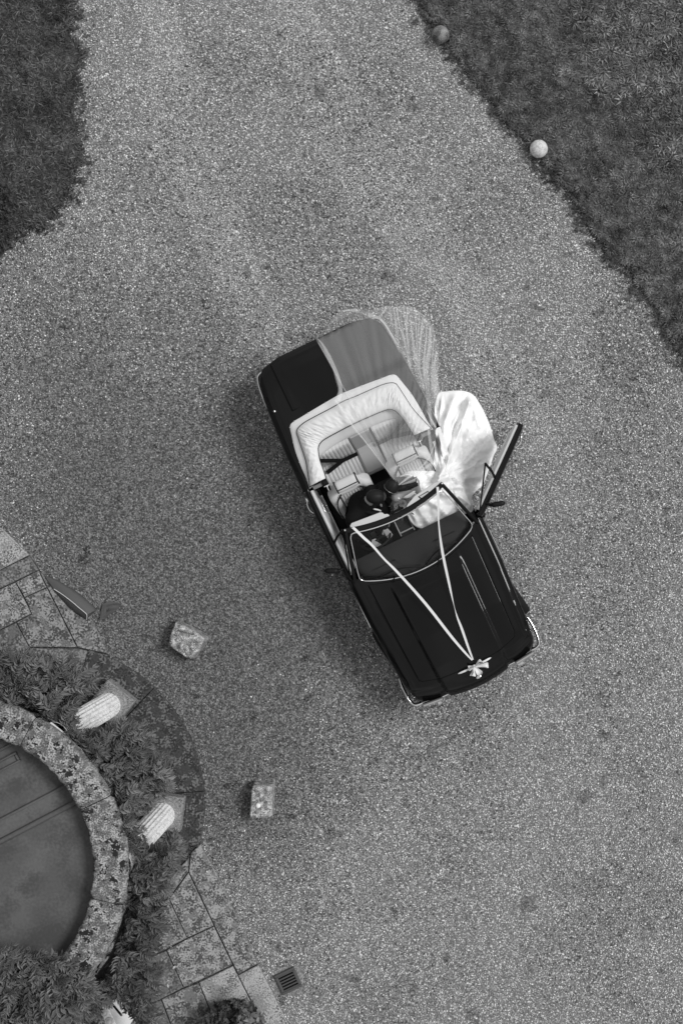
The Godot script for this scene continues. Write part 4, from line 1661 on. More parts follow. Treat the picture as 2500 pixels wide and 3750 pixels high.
func blob(mb: MB, bones: Array, cell: float, k: float, cut := []) -> void:
	# surface nets over the joined distance field of the bones
	var lo := Vector3(1e9, 1e9, 1e9)
	var hi := -lo
	for b in bones:
		if b[1] is Basis:
			var r := maxf(b[2].x, maxf(b[2].y, b[2].z))
			lo = lo.min(b[0] - Vector3.ONE * r); hi = hi.max(b[0] + Vector3.ONE * r)
		else:
			var r := maxf(b[2], b[3])
			lo = lo.min(b[0].min(b[1]) - Vector3.ONE * r); hi = hi.max(b[0].max(b[1]) + Vector3.ONE * r)
	lo -= Vector3.ONE * cell * 3; hi += Vector3.ONE * cell * 3
	var nx := int((hi.x - lo.x) / cell) + 1
	var ny := int((hi.y - lo.y) / cell) + 1
	var nz := int((hi.z - lo.z) / cell) + 1
	var fld := PackedFloat32Array()
	fld.resize(nx * ny * nz)
	fld.fill(9.0)
	for b in bones:
		var bl: Vector3
		var bh: Vector3
		if b[1] is Basis:
			var r := maxf(b[2].x, maxf(b[2].y, b[2].z)) + cell * 2.5 + k * 0.5
			bl = b[0] - Vector3.ONE * r; bh = b[0] + Vector3.ONE * r
		else:
			var r := maxf(b[2], b[3]) + cell * 2.5 + k * 0.5
			bl = b[0].min(b[1]) - Vector3.ONE * r; bh = b[0].max(b[1]) + Vector3.ONE * r
		var i0 := maxi(0, int((bl.x - lo.x) / cell)); var i1 := mini(nx - 1, int((bh.x - lo.x) / cell) + 1)
		var j0 := maxi(0, int((bl.y - lo.y) / cell)); var j1 := mini(ny - 1, int((bh.y - lo.y) / cell) + 1)
		var k0 := maxi(0, int((bl.z - lo.z) / cell)); var k1 := mini(nz - 1, int((bh.z - lo.z) / cell) + 1)
		for i in range(i0, i1 + 1):
			for j in range(j0, j1 + 1):
				for q in range(k0, k1 + 1):
					var at := (i * ny + j) * nz + q
					fld[at] = smin(fld[at], bone_dist(lo + Vector3(i, j, q) * cell, b), k)
	for ct in cut:              # planes that end a garment: [point, direction kept away from]
		for i in nx:
			for j in ny:
				for q in nz:
					var at := (i * ny + j) * nz + q
					fld[at] = maxf(fld[at], (lo + Vector3(i, j, q) * cell - ct[0]).dot(ct[1]))
	var id := PackedInt32Array()
	id.resize(nx * ny * nz)
	id.fill(-1)
	var edges := [[0, 1], [2, 3], [4, 5], [6, 7], [0, 2], [1, 3], [4, 6], [5, 7], [0, 4], [1, 5], [2, 6], [3, 7]]
	var offs := [0, 1, nz, nz + 1, ny * nz, ny * nz + 1, ny * nz + nz, ny * nz + nz + 1]
	for i in nx - 1:
		for j in ny - 1:
			for q in nz - 1:
				var at := (i * ny + j) * nz + q
				var s0 := fld[at] < 0.0
				var mixed := false
				for o in offs:
					if (fld[at + o] < 0.0) != s0:
						mixed = true
						break
				if not mixed:
					continue
				var sum := Vector3.ZERO
				var n := 0
				for e in edges:
					var fa := fld[at + offs[e[0]]]
					var fb := fld[at + offs[e[1]]]
					if (fa < 0.0) != (fb < 0.0):
						var t := fa / (fa - fb)
						var pa := Vector3(e[0] >> 2, (e[0] >> 1) & 1, e[0] & 1)
						var pb := Vector3(e[1] >> 2, (e[1] >> 1) & 1, e[1] & 1)
						sum += pa.lerp(pb, t)
						n += 1
				id[at] = mb.vert(lo + (Vector3(i, j, q) + sum / n) * cell)
	var sx := ny * nz
	for i in range(1, nx - 1):
		for j in range(1, ny - 1):
			for q in range(1, nz - 1):
				var at := (i * ny + j) * nz + q
				var s := fld[at] < 0.0
				if (fld[at + sx] < 0.0) != s:
					face(mb, id[at], id[at - nz], id[at - nz - 1], id[at - 1], s)
				if (fld[at + nz] < 0.0) != s:
					face(mb, id[at], id[at - 1], id[at - sx - 1], id[at - sx], s)
				if (fld[at + 1] < 0.0) != s:
					face(mb, id[at], id[at - sx], id[at - sx - nz], id[at - nz], s)

func face(mb: MB, a: int, b: int, c: int, d: int, flip: bool) -> void:
	if mini(mini(a, b), mini(c, d)) < 0:
		return
	if not flip:
		mb.tri_i(a, b, c); mb.tri_i(a, c, d)
	else:
		mb.tri_i(a, c, b); mb.tri_i(a, d, c)

func frame_of(f: Vector3, up := Vector3.UP) -> Basis:
	# columns: right, up, forward
	var z := f.normalized()
	var x := up.cross(z).normalized()
	return Basis(x, z.cross(x).normalized(), z)

func head_bones(c: Vector3, bs: Basis, s := 1.0) -> Array:
	# skull, jaw, nose, brows, lips, ears about the centre of the head; forward is +z
	var o := []
	o.append([c + bs * Vector3(0, 0.02, -0.012) * s, bs, Vector3(0.074, 0.088, 0.094) * s])
	o.append([c + bs * Vector3(0, -0.04, 0.022) * s, bs, Vector3(0.058, 0.072, 0.066) * s])
	o.append([c + bs * Vector3(0, -0.098, 0.062) * s, c + bs * Vector3(0, -0.095, 0.05) * s, 0.02 * s, 0.026 * s])
	o.append([c + bs * Vector3(0, 0.012, 0.085) * s, c + bs * Vector3(0, -0.034, 0.108) * s, 0.008 * s, 0.013 * s])
	o.append([c + bs * Vector3(-0.028, 0.022, 0.078) * s, c + bs * Vector3(0.028, 0.022, 0.078) * s, 0.011 * s, 0.011 * s])
	o.append([c + bs * Vector3(-0.018, -0.065, 0.082) * s, c + bs * Vector3(0.018, -0.065, 0.082) * s, 0.009 * s, 0.009 * s])
	for sg in [-1.0, 1.0]:
		o.append([c + bs * Vector3(sg * 0.075, -0.005, -0.008) * s, bs, Vector3(0.008, 0.03, 0.018) * s])
	return o

func hand_bones(w: Vector3, dir: Vector3, palm_n: Vector3, thumb: float, curl: float) -> Array:
	# wrist, palm and five fingers; dir points along the hand, palm_n away from the back of the hand
	var d := dir.normalized()
	var n := (palm_n - d * palm_n.dot(d)).normalized()
	var s := d.cross(n).normalized() * thumb
	var o := []
	for k in 4:
		var off := (k - 1.5) * 0.019
		var b0 := w + d * 0.088 - s * off * 1.0
		o.append([w + d * 0.02 - s * off * 0.6, b0, 0.013, 0.012])
		var ln: float = [0.040, 0.045, 0.042, 0.033][k]
		var d1 := (d * cos(curl) + n * sin(curl)).normalized()
		var d2 := (d * cos(curl * 1.9) + n * sin(curl * 1.9)).normalized()
		var d3 := (d * cos(curl * 2.5) + n * sin(curl * 2.5)).normalized()
		o.append([b0, b0 + d1 * ln, 0.0095, 0.009])
		o.append([b0 + d1 * ln, b0 + d1 * ln + d2 * ln * 0.65, 0.009, 0.0085])
		o.append([b0 + d1 * ln + d2 * ln * 0.65, b0 + d1 * ln + d2 * ln * 0.65 + d3 * ln * 0.5, 0.0085, 0.007])
	var t0 := w + d * 0.025 + s * 0.022
	var t1 := t0 + (d * 0.6 + s * 0.75 + n * 0.3).normalized() * 0.042
	o.append([t0, t1, 0.014, 0.011])
	o.append([t1, t1 + (d * 0.9 + s * 0.25 + n * 0.4).normalized() * 0.033, 0.0105, 0.0085])
	return o

func strand_cap(mb: MB, c: Vector3, bs: Basis, radii: Vector3, front: float, low: float, parting: float) -> void:
	# hair as a shell with combed ridges, open over the face
	var rows := []
	for i in 30:
		var ph := PI * i / 29.0 * 0.78
		var row := PackedVector3Array()
		for k in 72:
			var th := TAU * k / 72
			var rid := 1.0 + 0.008 * sin(th * 26.0 + sin(ph * 6.0) * 1.5) * sin(ph)
			var p := Vector3(sin(ph) * sin(th), cos(ph), sin(ph) * cos(th))
			var cutf := lerpf(low, front, smoothstep(0.1, 0.75, p.z))
			if p.y < cutf:
				p = Vector3(p.x, cutf, p.z) * Vector3(0.97, 1, 0.97)
			row.append(c + bs * (p * radii * rid + Vector3(0, 0.012 * exp(-pow((p.x - parting) / 0.2, 2.0)) * -0.3, 0)))
		rows.append(row)
	mb.grid(rows, true)

func people() -> void:
	groom()
	bride()

func groom() -> void:
	var base := Vector3(-0.386, 0.45, -0.30)
	var t := thing("person", car_xf * Transform3D(Basis(), base), "person in a dark suit at the steering wheel, leaning towards the person in white", "person", "couple in the car")
	var hip := Vector3(-0.386, 0.56, -0.28)
	var chest := Vector3(-0.33, 0.83, -0.27)
	var sl := Vector3(-0.505, 0.925, -0.155)
	var sr := Vector3(-0.165, 0.925, -0.345)
	var nk := Vector3(-0.285, 0.985, -0.265)
	var hd := Vector3(-0.130, 1.10, -0.275)
	var hb := frame_of(Vector3(0.86, -0.30, 0.40), Vector3(0.30, 1, 0.12))
	var el := Vector3(-0.585, 0.72, 0.0)
	var er := Vector3(-0.13, 0.71, -0.12)
	var wl := Vector3(-0.455, 0.775, 0.165)
	var wr := Vector3(-0.225, 0.775, 0.095)
	var torso := [[hip, chest, 0.15, 0.15], [chest, nk, 0.14, 0.07], [sl, sr, 0.07, 0.07], [chest, sl, 0.11, 0.065], [chest, sr, 0.11, 0.065], [Vector3(-0.47, 0.54, -0.26), Vector3(-0.29, 0.54, -0.26), 0.12, 0.12]]
	var arms := [[sl, el, 0.062, 0.047], [el, wl, 0.046, 0.03], [sr, er, 0.062, 0.047], [er, wr, 0.046, 0.03]]
	var legs := []
	for sg in [-1.0, 1.0]:
		var h := Vector3(-0.386 + sg * 0.09, 0.53, -0.25)
		var kn := Vector3(-0.386 + sg * 0.12, 0.58, 0.17)
		var an := Vector3(-0.386 + sg * 0.1, 0.27, 0.50)
		legs += [[h, kn, 0.09, 0.065], [kn, an, 0.06, 0.045], [an, an + Vector3(0, -0.02, 0.14), 0.045, 0.035]]
	var body := MB.new()
	blob(body, torso + arms + legs + [[nk, hd + hb * Vector3(0, -0.06, -0.02), 0.058, 0.055]], 0.02, 0.05)
	blob(body, head_bones(hd, hb) + [[nk.lerp(hd, 0.4), hd + hb * Vector3(0, -0.05, -0.02), 0.056, 0.056]], 0.0065, 0.022)
	blob(body, hand_bones(wl, Vector3(0.55, -0.05, 0.75), Vector3(0, -1, 0.1), 1.0, 0.55), 0.0042, 0.008)
	blob(body, hand_bones(wr, Vector3(0.15, -0.15, 0.95), Vector3(0, -1, 0.1), -1.0, 0.5), 0.0042, 0.008)
	put(body.moved(-base), "body", M.skin, t)
	var grown := []
	for b in torso + [[sl, el, 0.062, 0.054], [el, el.lerp(wl, 0.88), 0.052, 0.042], [sr, er, 0.062, 0.054], [er, er.lerp(wr, 0.88), 0.052, 0.042]]:
		grown.append([b[0], b[1], b[2] + 0.016, b[3] + 0.014])
	var jk := MB.new()
	blob(jk, grown, 0.016, 0.05)
	# lapels and collar roll
	var ctr := nk + Vector3(0.03, -0.02, 0.03)
	jk.tube(smooth_path(PackedVector3Array([nk + Vector3(0.10, -0.16, 0.16), nk + Vector3(-0.01, -0.03, 0.12), nk + Vector3(-0.075, 0.01, 0.02), nk + Vector3(-0.03, 0.02, -0.07), nk + Vector3(0.07, 0.0, -0.06), nk + Vector3(0.12, -0.14, 0.10)]), 5), 0.024, 10)
	var jo := put(jk.moved(-base), "jacket", M.suit, t)
	var tr := MB.new()
	var lg := []
	for b in legs:
		lg.append([b[0], b[1], b[2] + 0.014, b[3] + 0.014])
	blob(tr, lg + [[Vector3(-0.47, 0.54, -0.26), Vector3(-0.29, 0.54, -0.26), 0.135, 0.135]], 0.022, 0.04)
	put(tr.moved(-base), "trousers", M.suit, t)
	var sh := MB.new()
	sh.tube(smooth_path(PackedVector3Array([nk + Vector3(0.115, -0.14, 0.16), nk + Vector3(0.095, -0.06, 0.135), nk + Vector3(0.055, -0.005, 0.105)]), 5), 0.010, 8)
	for q in [[el.lerp(wl, 0.86), el.lerp(wl, 1.02)], [er.lerp(wr, 0.86), er.lerp(wr, 1.02)]]:
		sh.tube(PackedVector3Array([q[0], q[1]]), 0.041, 14, false, false)
	put(sh.moved(-base), "shirt", M.shirt, t)
	var hr := MB.new()
	strand_cap(hr, hd + hb * Vector3(0, 0.018, -0.018), hb, Vector3(0.089, 0.104, 0.116), 0.66, -0.98, 0.4)
	blob(hr, [[hd + hb * Vector3(0, -0.035, -0.05), hb, Vector3(0.074, 0.085, 0.062)]], 0.01, 0.01)
	put(hr.moved(-base), "hair", M.hair, t)
	var eb := MB.new()
	for sg in [-1.0, 1.0]:
		eb.tube(PackedVector3Array([hd + hb * Vector3(sg * 0.014, 0.034, 0.094), hd + hb * Vector3(sg * 0.045, 0.034, 0.082)]), 0.005, 5)
	put(eb.moved(-base), "eyebrows", M.hair, t)
	# flower in the lapel
	var fl := MB.new()
	var fc := nk + Vector3(0.15, -0.10, 0.10)
	for k in 7:
		var a := TAU * k / 7
		fl.tube(PackedVector3Array([fc, fc + Vector3(cos(a) * 0.012, 0.010, sin(a) * 0.018)]), 0.006, 6)
	put(fl.moved(-base), "boutonniere", M.petal_dark, t)

func flower(c: Vector3, r: float, seed_: int) -> MB:
	# ruffled bloom: rings of cupped petals
	var mb := MB.new()
	var g := RandomNumberGenerator.new()
	g.seed = seed_
	for ring in 3:
		var n := 5 + ring * 2
		for k in n:
			var a := TAU * (k + g.randf() * 0.5) / n
			var o := Vector3(cos(a), 0, sin(a))
			var s := Vector3(-o.z, 0, o.x)
			var rr := r * (0.35 + 0.32 * ring)
			var y := r * (0.55 - 0.28 * ring)
			var w := r * (0.28 + 0.1 * ring)
			var p0 := c + o * rr * 0.25
			var p1 := c + o * rr * 0.8 + Vector3.UP * (y + r * 0.15)
			var p2 := c + o * rr * 1.15 + Vector3.UP * (y + g.randf() * r * 0.2)
			mb.grid([PackedVector3Array([p0 - s * w * 0.4, p0 + s * w * 0.4]), PackedVector3Array([p1 - s * w, p1 + s * w]), PackedVector3Array([p2 - s * w * 0.7, p2 + s * w * 0.7])])
	return mb

func bride() -> void:
	var base := Vector3(0.386, 0.45, -0.30)
	var t := thing("person", car_xf * Transform3D(Basis(), base), "person in a white satin dress and veil sitting by the open car door", "person", "couple in the car")
	var hip := Vector3(0.36, 0.56, -0.30)
	var chest := Vector3(0.24, 0.83, -0.25)
	var sl := Vector3(0.075, 0.925, -0.175)
	var sr := Vector3(0.345, 0.93, -0.235)
	var nk := Vector3(0.185, 0.975, -0.25)
	var hd := Vector3(0.085, 1.09, -0.30)
	var hb := frame_of(Vector3(-0.78, -0.45, 0.40), Vector3(-0.45, 1, 0.1))
	var el := Vector3(0.0, 0.73, -0.10)
	var er := Vector3(0.34, 0.71, -0.05)
	var wl := Vector3(0.055, 0.745, 0.03)
	var wr := Vector3(0.155, 0.745, 0.0)
	var torso := [[hip, chest, 0.13, 0.115], [chest, nk, 0.105, 0.055], [sl, sr, 0.045, 0.045], [chest, sl, 0.08, 0.045], [chest, sr, 0.08, 0.045], [Vector3(0.28, 0.54, -0.26), Vector3(0.45, 0.54, -0.26), 0.12, 0.12]]
	var arms := [[sl, el, 0.043, 0.034], [el, wl, 0.034, 0.023], [sr, er, 0.043, 0.034], [er, wr, 0.034, 0.023]]
	var legs := []
	for sg in [-1.0, 1.0]:
		var h := Vector3(0.386 + sg * 0.08, 0.53, -0.25)
		var kn := Vector3(0.45 + sg * 0.08, 0.46, 0.12)
		var an := Vector3(0.55 + sg * 0.08, 0.25, 0.22)
		legs += [[h, kn, 0.08, 0.058], [kn, an, 0.052, 0.038], [an, an + Vector3(0.03, -0.03, 0.12), 0.036, 0.028]]
	var body := MB.new()
	blob(body, torso + arms + legs + [[nk, hd + hb * Vector3(0, -0.06, -0.02), 0.045, 0.045]], 0.02, 0.05)
	blob(body, head_bones(hd, hb, 0.94) + [[nk.lerp(hd, 0.4), hd + hb * Vector3(0, -0.05, -0.02), 0.044, 0.046]], 0.0065, 0.022)
	blob(body, hand_bones(wl, Vector3(0.35, -0.25, 0.1), Vector3(0.5, 0.3, -0.6), 1.0, 0.7), 0.0045, 0.008)
	blob(body, hand_bones(wr, Vector3(-0.6, -0.2, 0.05), Vector3(0.1, 0.3, -0.8), -1.0, 0.7), 0.0045, 0.008)
	put(body.moved(-base), "body", M.skin, t)
	# hair pinned up, long locks over one shoulder
	var hr := MB.new()
	strand_cap(hr, hd + hb * Vector3(0, 0.018, -0.016), hb, Vector3(0.088, 0.102, 0.110), 0.35, -0.6, 0.0)
	var g := RandomNumberGenerator.new()
	g.seed = 88
	for k in 90:
		var a := hd + hb * Vector3(g.randf_range(-0.07, 0.07), g.randf_range(-0.02, 0.07), g.randf_range(-0.10, -0.04))
		var m1 := nk + Vector3(g.randf_range(0.01, 0.10), g.randf_range(0.03, 0.10), g.randf_range(-0.08, 0.05))
		var e := nk + Vector3(g.randf_range(0.08, 0.19), g.randf_range(-0.03, 0.05), g.randf_range(-0.05, 0.07))
		hr.tube(smooth_path(PackedVector3Array([a, m1, e]), 5), g.randf_range(0.011, 0.019), 6)
	blob(hr, [[Vector3(0.165, 1.075, -0.262), Basis(Vector3.UP, -0.35), Vector3(0.085, 0.055, 0.06)], [Vector3(0.215, 1.05, -0.25), Basis(Vector3.UP, -0.35), Vector3(0.065, 0.05, 0.05)]], 0.011, 0.03)
	for k in 9:
		var e := nk + Vector3(0.15, 0.03, -0.03) + Vector3(g.randf_range(0.0, 0.08), g.randf_range(-0.02, 0.02), g.randf_range(-0.05, 0.05))
		hr.tube(PackedVector3Array([nk + Vector3(0.10, 0.05, -0.02), e]), 0.003, 5)
	put(hr.moved(-base), "hair", M.hair, t)
	var hbm := MB.new()
	var band := PackedVector3Array()
	for k in 15:
		var a := lerpf(-1.35, 1.35, k / 14.0)
		band.append(hd + hb * Vector3(sin(a) * 0.086, 0.02 + cos(a) * 0.098, -0.012 + 0.03))
	hbm.tube(band, 0.0022, 6)
	put(hbm.moved(-base), "hair_band", M.rim, t)
	# bodice
	var bo := MB.new()
	blob(bo, [[hip, chest, 0.146, 0.130], [Vector3(0.28, 0.54, -0.26), Vector3(0.45, 0.54, -0.26), 0.14, 0.14], [chest, chest + Vector3(-0.03, 0.02, 0.05), 0.11, 0.10]], 0.018, 0.05, [[chest + Vector3(0, 0.045, 0), Vector3(0, 1, -0.2).normalized()]])
	for q in [[sl, chest + Vector3(-0.07, 0.04, 0.08)], [sr, chest + Vector3(0.06, 0.04, 0.08)]]:
		bo.tube(smooth_path(PackedVector3Array([q[0] + Vector3(0.02, 0.035, -0.03), q[0] + Vector3(0.02, 0.04, 0.03), q[1]]), 5), 0.013, 6)
	var dr := put(bo.moved(-base), "dress", M.satin, t)
	skirt(dr, base)
	veil(t, base, hd)

func seg_dist(p: Vector2, a: Array) -> float:
	var best := 1e9
	for i in a.size() - 1:
		var q := Geometry2D.get_closest_point_to_segment(p, Vector2(a[i][0], a[i][1]), Vector2(a[i + 1][0], a[i + 1][1]))
		best = minf(best, p.distance_to(q))
	return best

func skirt(parent: Node, base: Vector3) -> void:
	# satin skirt: over the lap, across the sill and out on to the gravel; [u, v, height] along its edge
	var edge := [[1604, 1440, 0.03], [1634, 1433, 0.03], [1678, 1430, 0.03], [1708, 1434, 0.03], [1734, 1448, 0.03], [1754, 1476, 0.03], [1772, 1509, 0.03], [1795, 1563, 0.03], [1808, 1609, 0.03], [1819, 1640, 0.03], [1806, 1670, 0.03], [1795, 1703, 0.03], [1776, 1754, 0.03], [1766, 1777, 0.03], [1739, 1802, 0.03], [1727, 1822, 0.06], [1730, 1849, 0.1], [1731, 1871, 0.16], [1712, 1880, 0.30], [1680, 1890, 0.42], [1640, 1902, 0.54], [1575, 1938, 0.56], [1520, 1928, 0.57], [1488, 1885, 0.60], [1470, 1830, 0.66], [1490, 1790, 0.70], [1530, 1752, 0.70], [1580, 1712, 0.62], [1591, 1650, 0.52], [1593, 1580, 0.36], [1590, 1520, 0.16], [1592, 1480, 0.05]]
	var e3 := PackedVector3Array()
	for q in edge:
		e3.append(Vector3(q[0], q[1], q[2]))
	e3 = smooth_path(e3, 7, true)
	var n := e3.size()
	var C := Vector2(1640, 1735)
	var folds := [
		[[[1600, 1760], [1640, 1690], [1690, 1560], [1716, 1470]], 0.10, 13.0],
		[[[1716, 1470], [1735, 1500], [1752, 1560]], 0.05, 12.0],
		[[[1610, 1750], [1620, 1650], [1625, 1560], [1660, 1450]], 0.07, 15.0],
		[[[1600, 1770], [1670, 1700], [1740, 1660], [1800, 1635]], 0.035, 14.0],
		[[[1610, 1790], [1680, 1760], [1760, 1745]], 0.06, 14.0],
		[[[1640, 1790], [1700, 1785], [1735, 1795]], 0.05, 9.0],
		[[[1620, 1810], [1680, 1820], [1722, 1850]], 0.06, 12.0],
		[[[1540, 1800], [1600, 1770], [1660, 1750]], 0.05, 13.0],
		[[[1520, 1850], [1560, 1900], [1570, 1930]], 0.06, 13.0],
		[[[1560, 1830], [1610, 1860], [1650, 1900]], 0.06, 13.0],
		[[[1500, 1870], [1520, 1900], [1530, 1928]], 0.05, 9.0],
		[[[1690, 1670], [1688, 1610], [1700, 1540]], -0.05, 10.0],
		[[[1650, 1705], [1690, 1680]], -0.06, 10.0],
		[[[1640, 1600], [1650, 1540], [1700, 1460]], -0.06, 10.0],
		[[[1700, 1775], [1725, 1765]], -0.06, 10.0],
		[[[1780, 1700], [1800, 1660]], 0.03, 8.0],
		[[[1605, 1745], [1612, 1640], [1606, 1540], [1618, 1450]], 0.025, 6.0],
		[[[1625, 1740], [1655, 1620], [1690, 1500], [1700, 1440]], 0.025, 6.0],
		[[[1640, 1735], [1700, 1620], [1745, 1520], [1760, 1490]], 0.022, 7.0],
		[[[1650, 1740], [1720, 1650], [1775, 1580], [1795, 1560]], 0.020, 6.0],
		[[[1655, 1750], [1730, 1710], [1800, 1690]], 0.025, 7.0],
		[[[1560, 1780], [1620, 1755], [1690, 1725], [1740, 1700]], 0.022, 6.0],
		[[[1640, 1650], [1660, 1570], [1690, 1500]], -0.05, 7.0],
		[[[1700, 1690], [1750, 1640], [1790, 1600]], -0.035, 7.0],
		[[[1610, 1700], [1600, 1620], [1600, 1540]], -0.04, 6.0],
		[[[1770, 1620], [1790, 1570]], 0.03, 9.0],
	]
	var wv := noise(501, 0.02, FastNoiseLite.TYPE_SIMPLEX_SMOOTH, 3)
	var rows := []
	for r in 49:
		var s := pow(r / 48.0, 0.9)
		var row := PackedVector3Array()
		for i in n:
			var ex := Vector2(e3[i].x, e3[i].y)
			var p := C.lerp(ex, s)
			var yb := e3[i].z
			var inside := smoothstep(0.3, 0.5, yb)
			var y := lerpf(yb, 0.60, lerpf(pow(1.0 - s, 1.5), 1.0 - s, inside))
			# where the skirt leaves the sill it falls to the ground
			var lat := L(p.x, p.y, 0.4).x
			y = minf(y, lerpf(0.66, 0.14, smoothstep(0.80, 1.05, lat)) + 0.02 if inside < 0.5 else 9.0)
			y = maxf(y, lerpf(0.52, 0.0, smoothstep(0.84, 0.98, lat))) if lat > 0.5 and inside < 0.5 else y
			var amp := smoothstep(1.0, 0.88, s) * 0.85 + 0.15 * smoothstep(1.0, 0.985, s)
			for f in folds:
				var d := seg_dist(p, f[0])
				if d < f[2] * 3.0:
					y += f[1] * 0.95 * exp(-pow(d / (f[2] * 0.85), 1.8)) * amp
			y += wv.get_noise_2d(p.x, p.y) * 0.035 * amp
			row.append(L(p.x, p.y, maxf(y, 0.012)) - base)
		rows.append(row)
	var hem := PackedVector3Array()
	for i in n:
		var p: Vector3 = rows[48][i]
		hem.append(Vector3(p.x, maxf(p.y - 0.03, 0.004 - base.y), p.z))
	rows.append(hem)
	var mb := MB.new()
	mb.grid(rows, true)
	put(mb, "skirt", M.satin, parent)

func veil_y(u: float, v: float) -> float:
	# height of what the veil lies on at this spot
	var y := 0.93
	for k in 3:
		var l := L(u, v, y)
		var ax := absf(l.x)
		if l.z < -2.29 or ax > table(HALF_W, clampf(l.z, -2.31, 0)) - 0.02:
			var d := maxf(-2.29 - l.z, ax - table(HALF_W, clampf(l.z, -2.31, 0)) + 0.02)
			y = lerpf(0.90, 0.055, smoothstep(0.0, 0.17, d))
		elif l.z < -1.1:
			y = lerpf(car_top(l.x, l.z) + 0.03, 1.045, smoothstep(-1.68, -1.5, l.z))
		else:
			y = lerpf(1.05, 1.18, smoothstep(-1.1, -0.35, l.z))
	return y

func veil(parent: Node, base: Vector3, hd: Vector3) -> void:
	var edge := [[1436, 1752], [1400, 1703], [1332, 1616], [1290, 1560], [1255, 1510], [1225, 1470], [1240, 1425], [1226, 1372], [1205, 1322], [1178, 1270], [1157, 1236], [1200, 1190], [1240, 1145], [1290, 1132], [1350, 1136], [1410, 1122], [1455, 1124], [1500, 1122], [1545, 1150], [1583, 1195], [1596, 1240], [1604, 1300], [1604, 1381], [1608, 1440], [1600, 1520], [1594, 1600], [1592, 1690], [1560, 1735], [1520, 1758]]
	var e2 := PackedVector3Array()
	for q in edge:
		e2.append(Vector3(q[0], q[1], 0))
	e2 = smooth_path(e2, 8)
	var apex := Vector2(1458, 1778)
	var n := e2.size()
	var rows := []
	var pl := noise(601, 0.9, FastNoiseLite.TYPE_SIMPLEX_SMOOTH, 2)
	for r in 49:
		var s := r / 48.0
		var row := PackedVector3Array()
		for i in n:
			var p := apex.lerp(Vector2(e2[i].x, e2[i].y), s)
			var y := veil_y(p.x, p.y)
			y += (0.012 * pl.get_noise_2d(i * 0.16, s * 1.0) + 0.014) * smoothstep(0.05, 0.3, s)
			row.append(L(p.x, p.y, y) - base)
		rows.append(row)
	var mb := MB.new()
	mb.tint = Color(1, 1, 1, 0.56)
	mb.grid(rows)
	mb.tint = Color(1, 1, 1, 0.6)
	# gathered folds, where the net lies several layers thick: long slack pleats that follow the sheet
	var pleats := [
		[[[1452, 1765], [1400, 1700], [1335, 1615], [1290, 1560], [1255, 1505], [1228, 1465]], [1, 2, 3, 5, 5, 6]],
		[[[1238, 1468], [1246, 1430], [1236, 1385], [1222, 1345], [1200, 1300], [1180, 1262], [1160, 1238]], [10, 9, 10, 8, 9, 5, 2]],
		[[[1236, 1140], [1290, 1136], [1345, 1150], [1395, 1172], [1432, 1228], [1462, 1290]], [1, 6, 8, 6, 4, 1]],
		[[[1440, 1126], [1450, 1190], [1455, 1240], [1460, 1275]], [2, 5, 5, 1]],
		[[[1452, 1126], [1460, 1180], [1480, 1250], [1495, 1320], [1503, 1355]], [3, 3, 5, 6, 2]],
		[[[1476, 1126], [1486, 1200], [1494, 1265], [1502, 1330]], [2, 3, 4, 2]],
		[[[1492, 1126], [1488, 1185], [1490, 1230]], [4, 4, 1]],
		[[[1500, 1160], [1512, 1250], [1526, 1340], [1545, 1400], [1554, 1432]], [2, 5, 8, 7, 2]],
		[[[1548, 1160], [1540, 1230], [1534, 1310], [1540, 1370]], [2, 5, 4, 1]],
		[[[1574, 1200], [1572, 1270], [1562, 1340], [1566, 1430], [1572, 1500], [1580, 1560]], [4, 8, 9, 9, 8, 3]],
		[[[1560, 1230], [1552, 1290], [1550, 1340], [1552, 1400]], [2, 3, 4, 2]],
		[[[1598, 1285], [1590, 1340], [1592, 1400], [1596, 1440], [1590, 1500]], [2, 6, 12, 13, 6]],
		[[[1425, 1124], [1432, 1170], [1440, 1210]], [1, 3, 1]],
		[[[1466, 1124], [1472, 1200], [1490, 1290], [1510, 1370]], [1, 2, 3, 1]],
		[[[1520, 1136], [1524, 1230], [1530, 1330], [1552, 1420]], [1, 3, 3, 1]],
		[[[1562, 1172], [1558, 1260], [1552, 1350], [1560, 1440]], [1, 3, 4, 1]],
		[[[1588, 1230], [1582, 1320], [1580, 1400], [1582, 1480]], [1, 3, 4, 1]],
		[[[1535, 1142], [1532, 1200], [1528, 1270]], [1, 3, 1]],
		[[[1520, 1758], [1500, 1765], [1470, 1775]], [6, 5, 2]],
		[[[1590, 1690], [1540, 1725], [1490, 1752], [1460, 1775]], [7, 6, 5, 2]],
		[[[1594, 1620], [1560, 1690], [1500, 1745], [1462, 1774]], [3, 4, 4, 2]],
		[[[1566, 1560], [1578, 1640], [1586, 1690]], [5, 7, 5]],
		[[[1385, 1165], [1405, 1140], [1412, 1122]], [2, 4, 5]],
	]
	for f in pleats:
		var pa := PackedVector3Array()
		for i in f[0].size():
			pa.append(Vector3(f[0][i][0], f[0][i][1], f[1][i]))
		pa = smooth_path(pa, 8)
		var strip := []
		for i in pa.size():
			var d := Vector2(pa[mini(i + 1, pa.size() - 1)].x - pa[maxi(i - 1, 0)].x, pa[mini(i + 1, pa.size() - 1)].y - pa[maxi(i - 1, 0)].y).normalized()
			var s := Vector2(-d.y, d.x) * maxf(0.8, pa[i].z)
			var y := veil_y(pa[i].x, pa[i].y) + 0.03
			var row := PackedVector3Array()
			# an S-fold: across, back and across again
			for q in [[-0.9, 0.0], [0.9, 0.006], [0.8, 0.014], [-0.4, 0.02]]:
				row.append(L(pa[i].x + s.x * q[0], pa[i].y + s.y * q[0], y + q[1]) - base)
			strip.append(row)
		mb.grid(strip)
	put(mb, "veil", M.veil, parent, true)

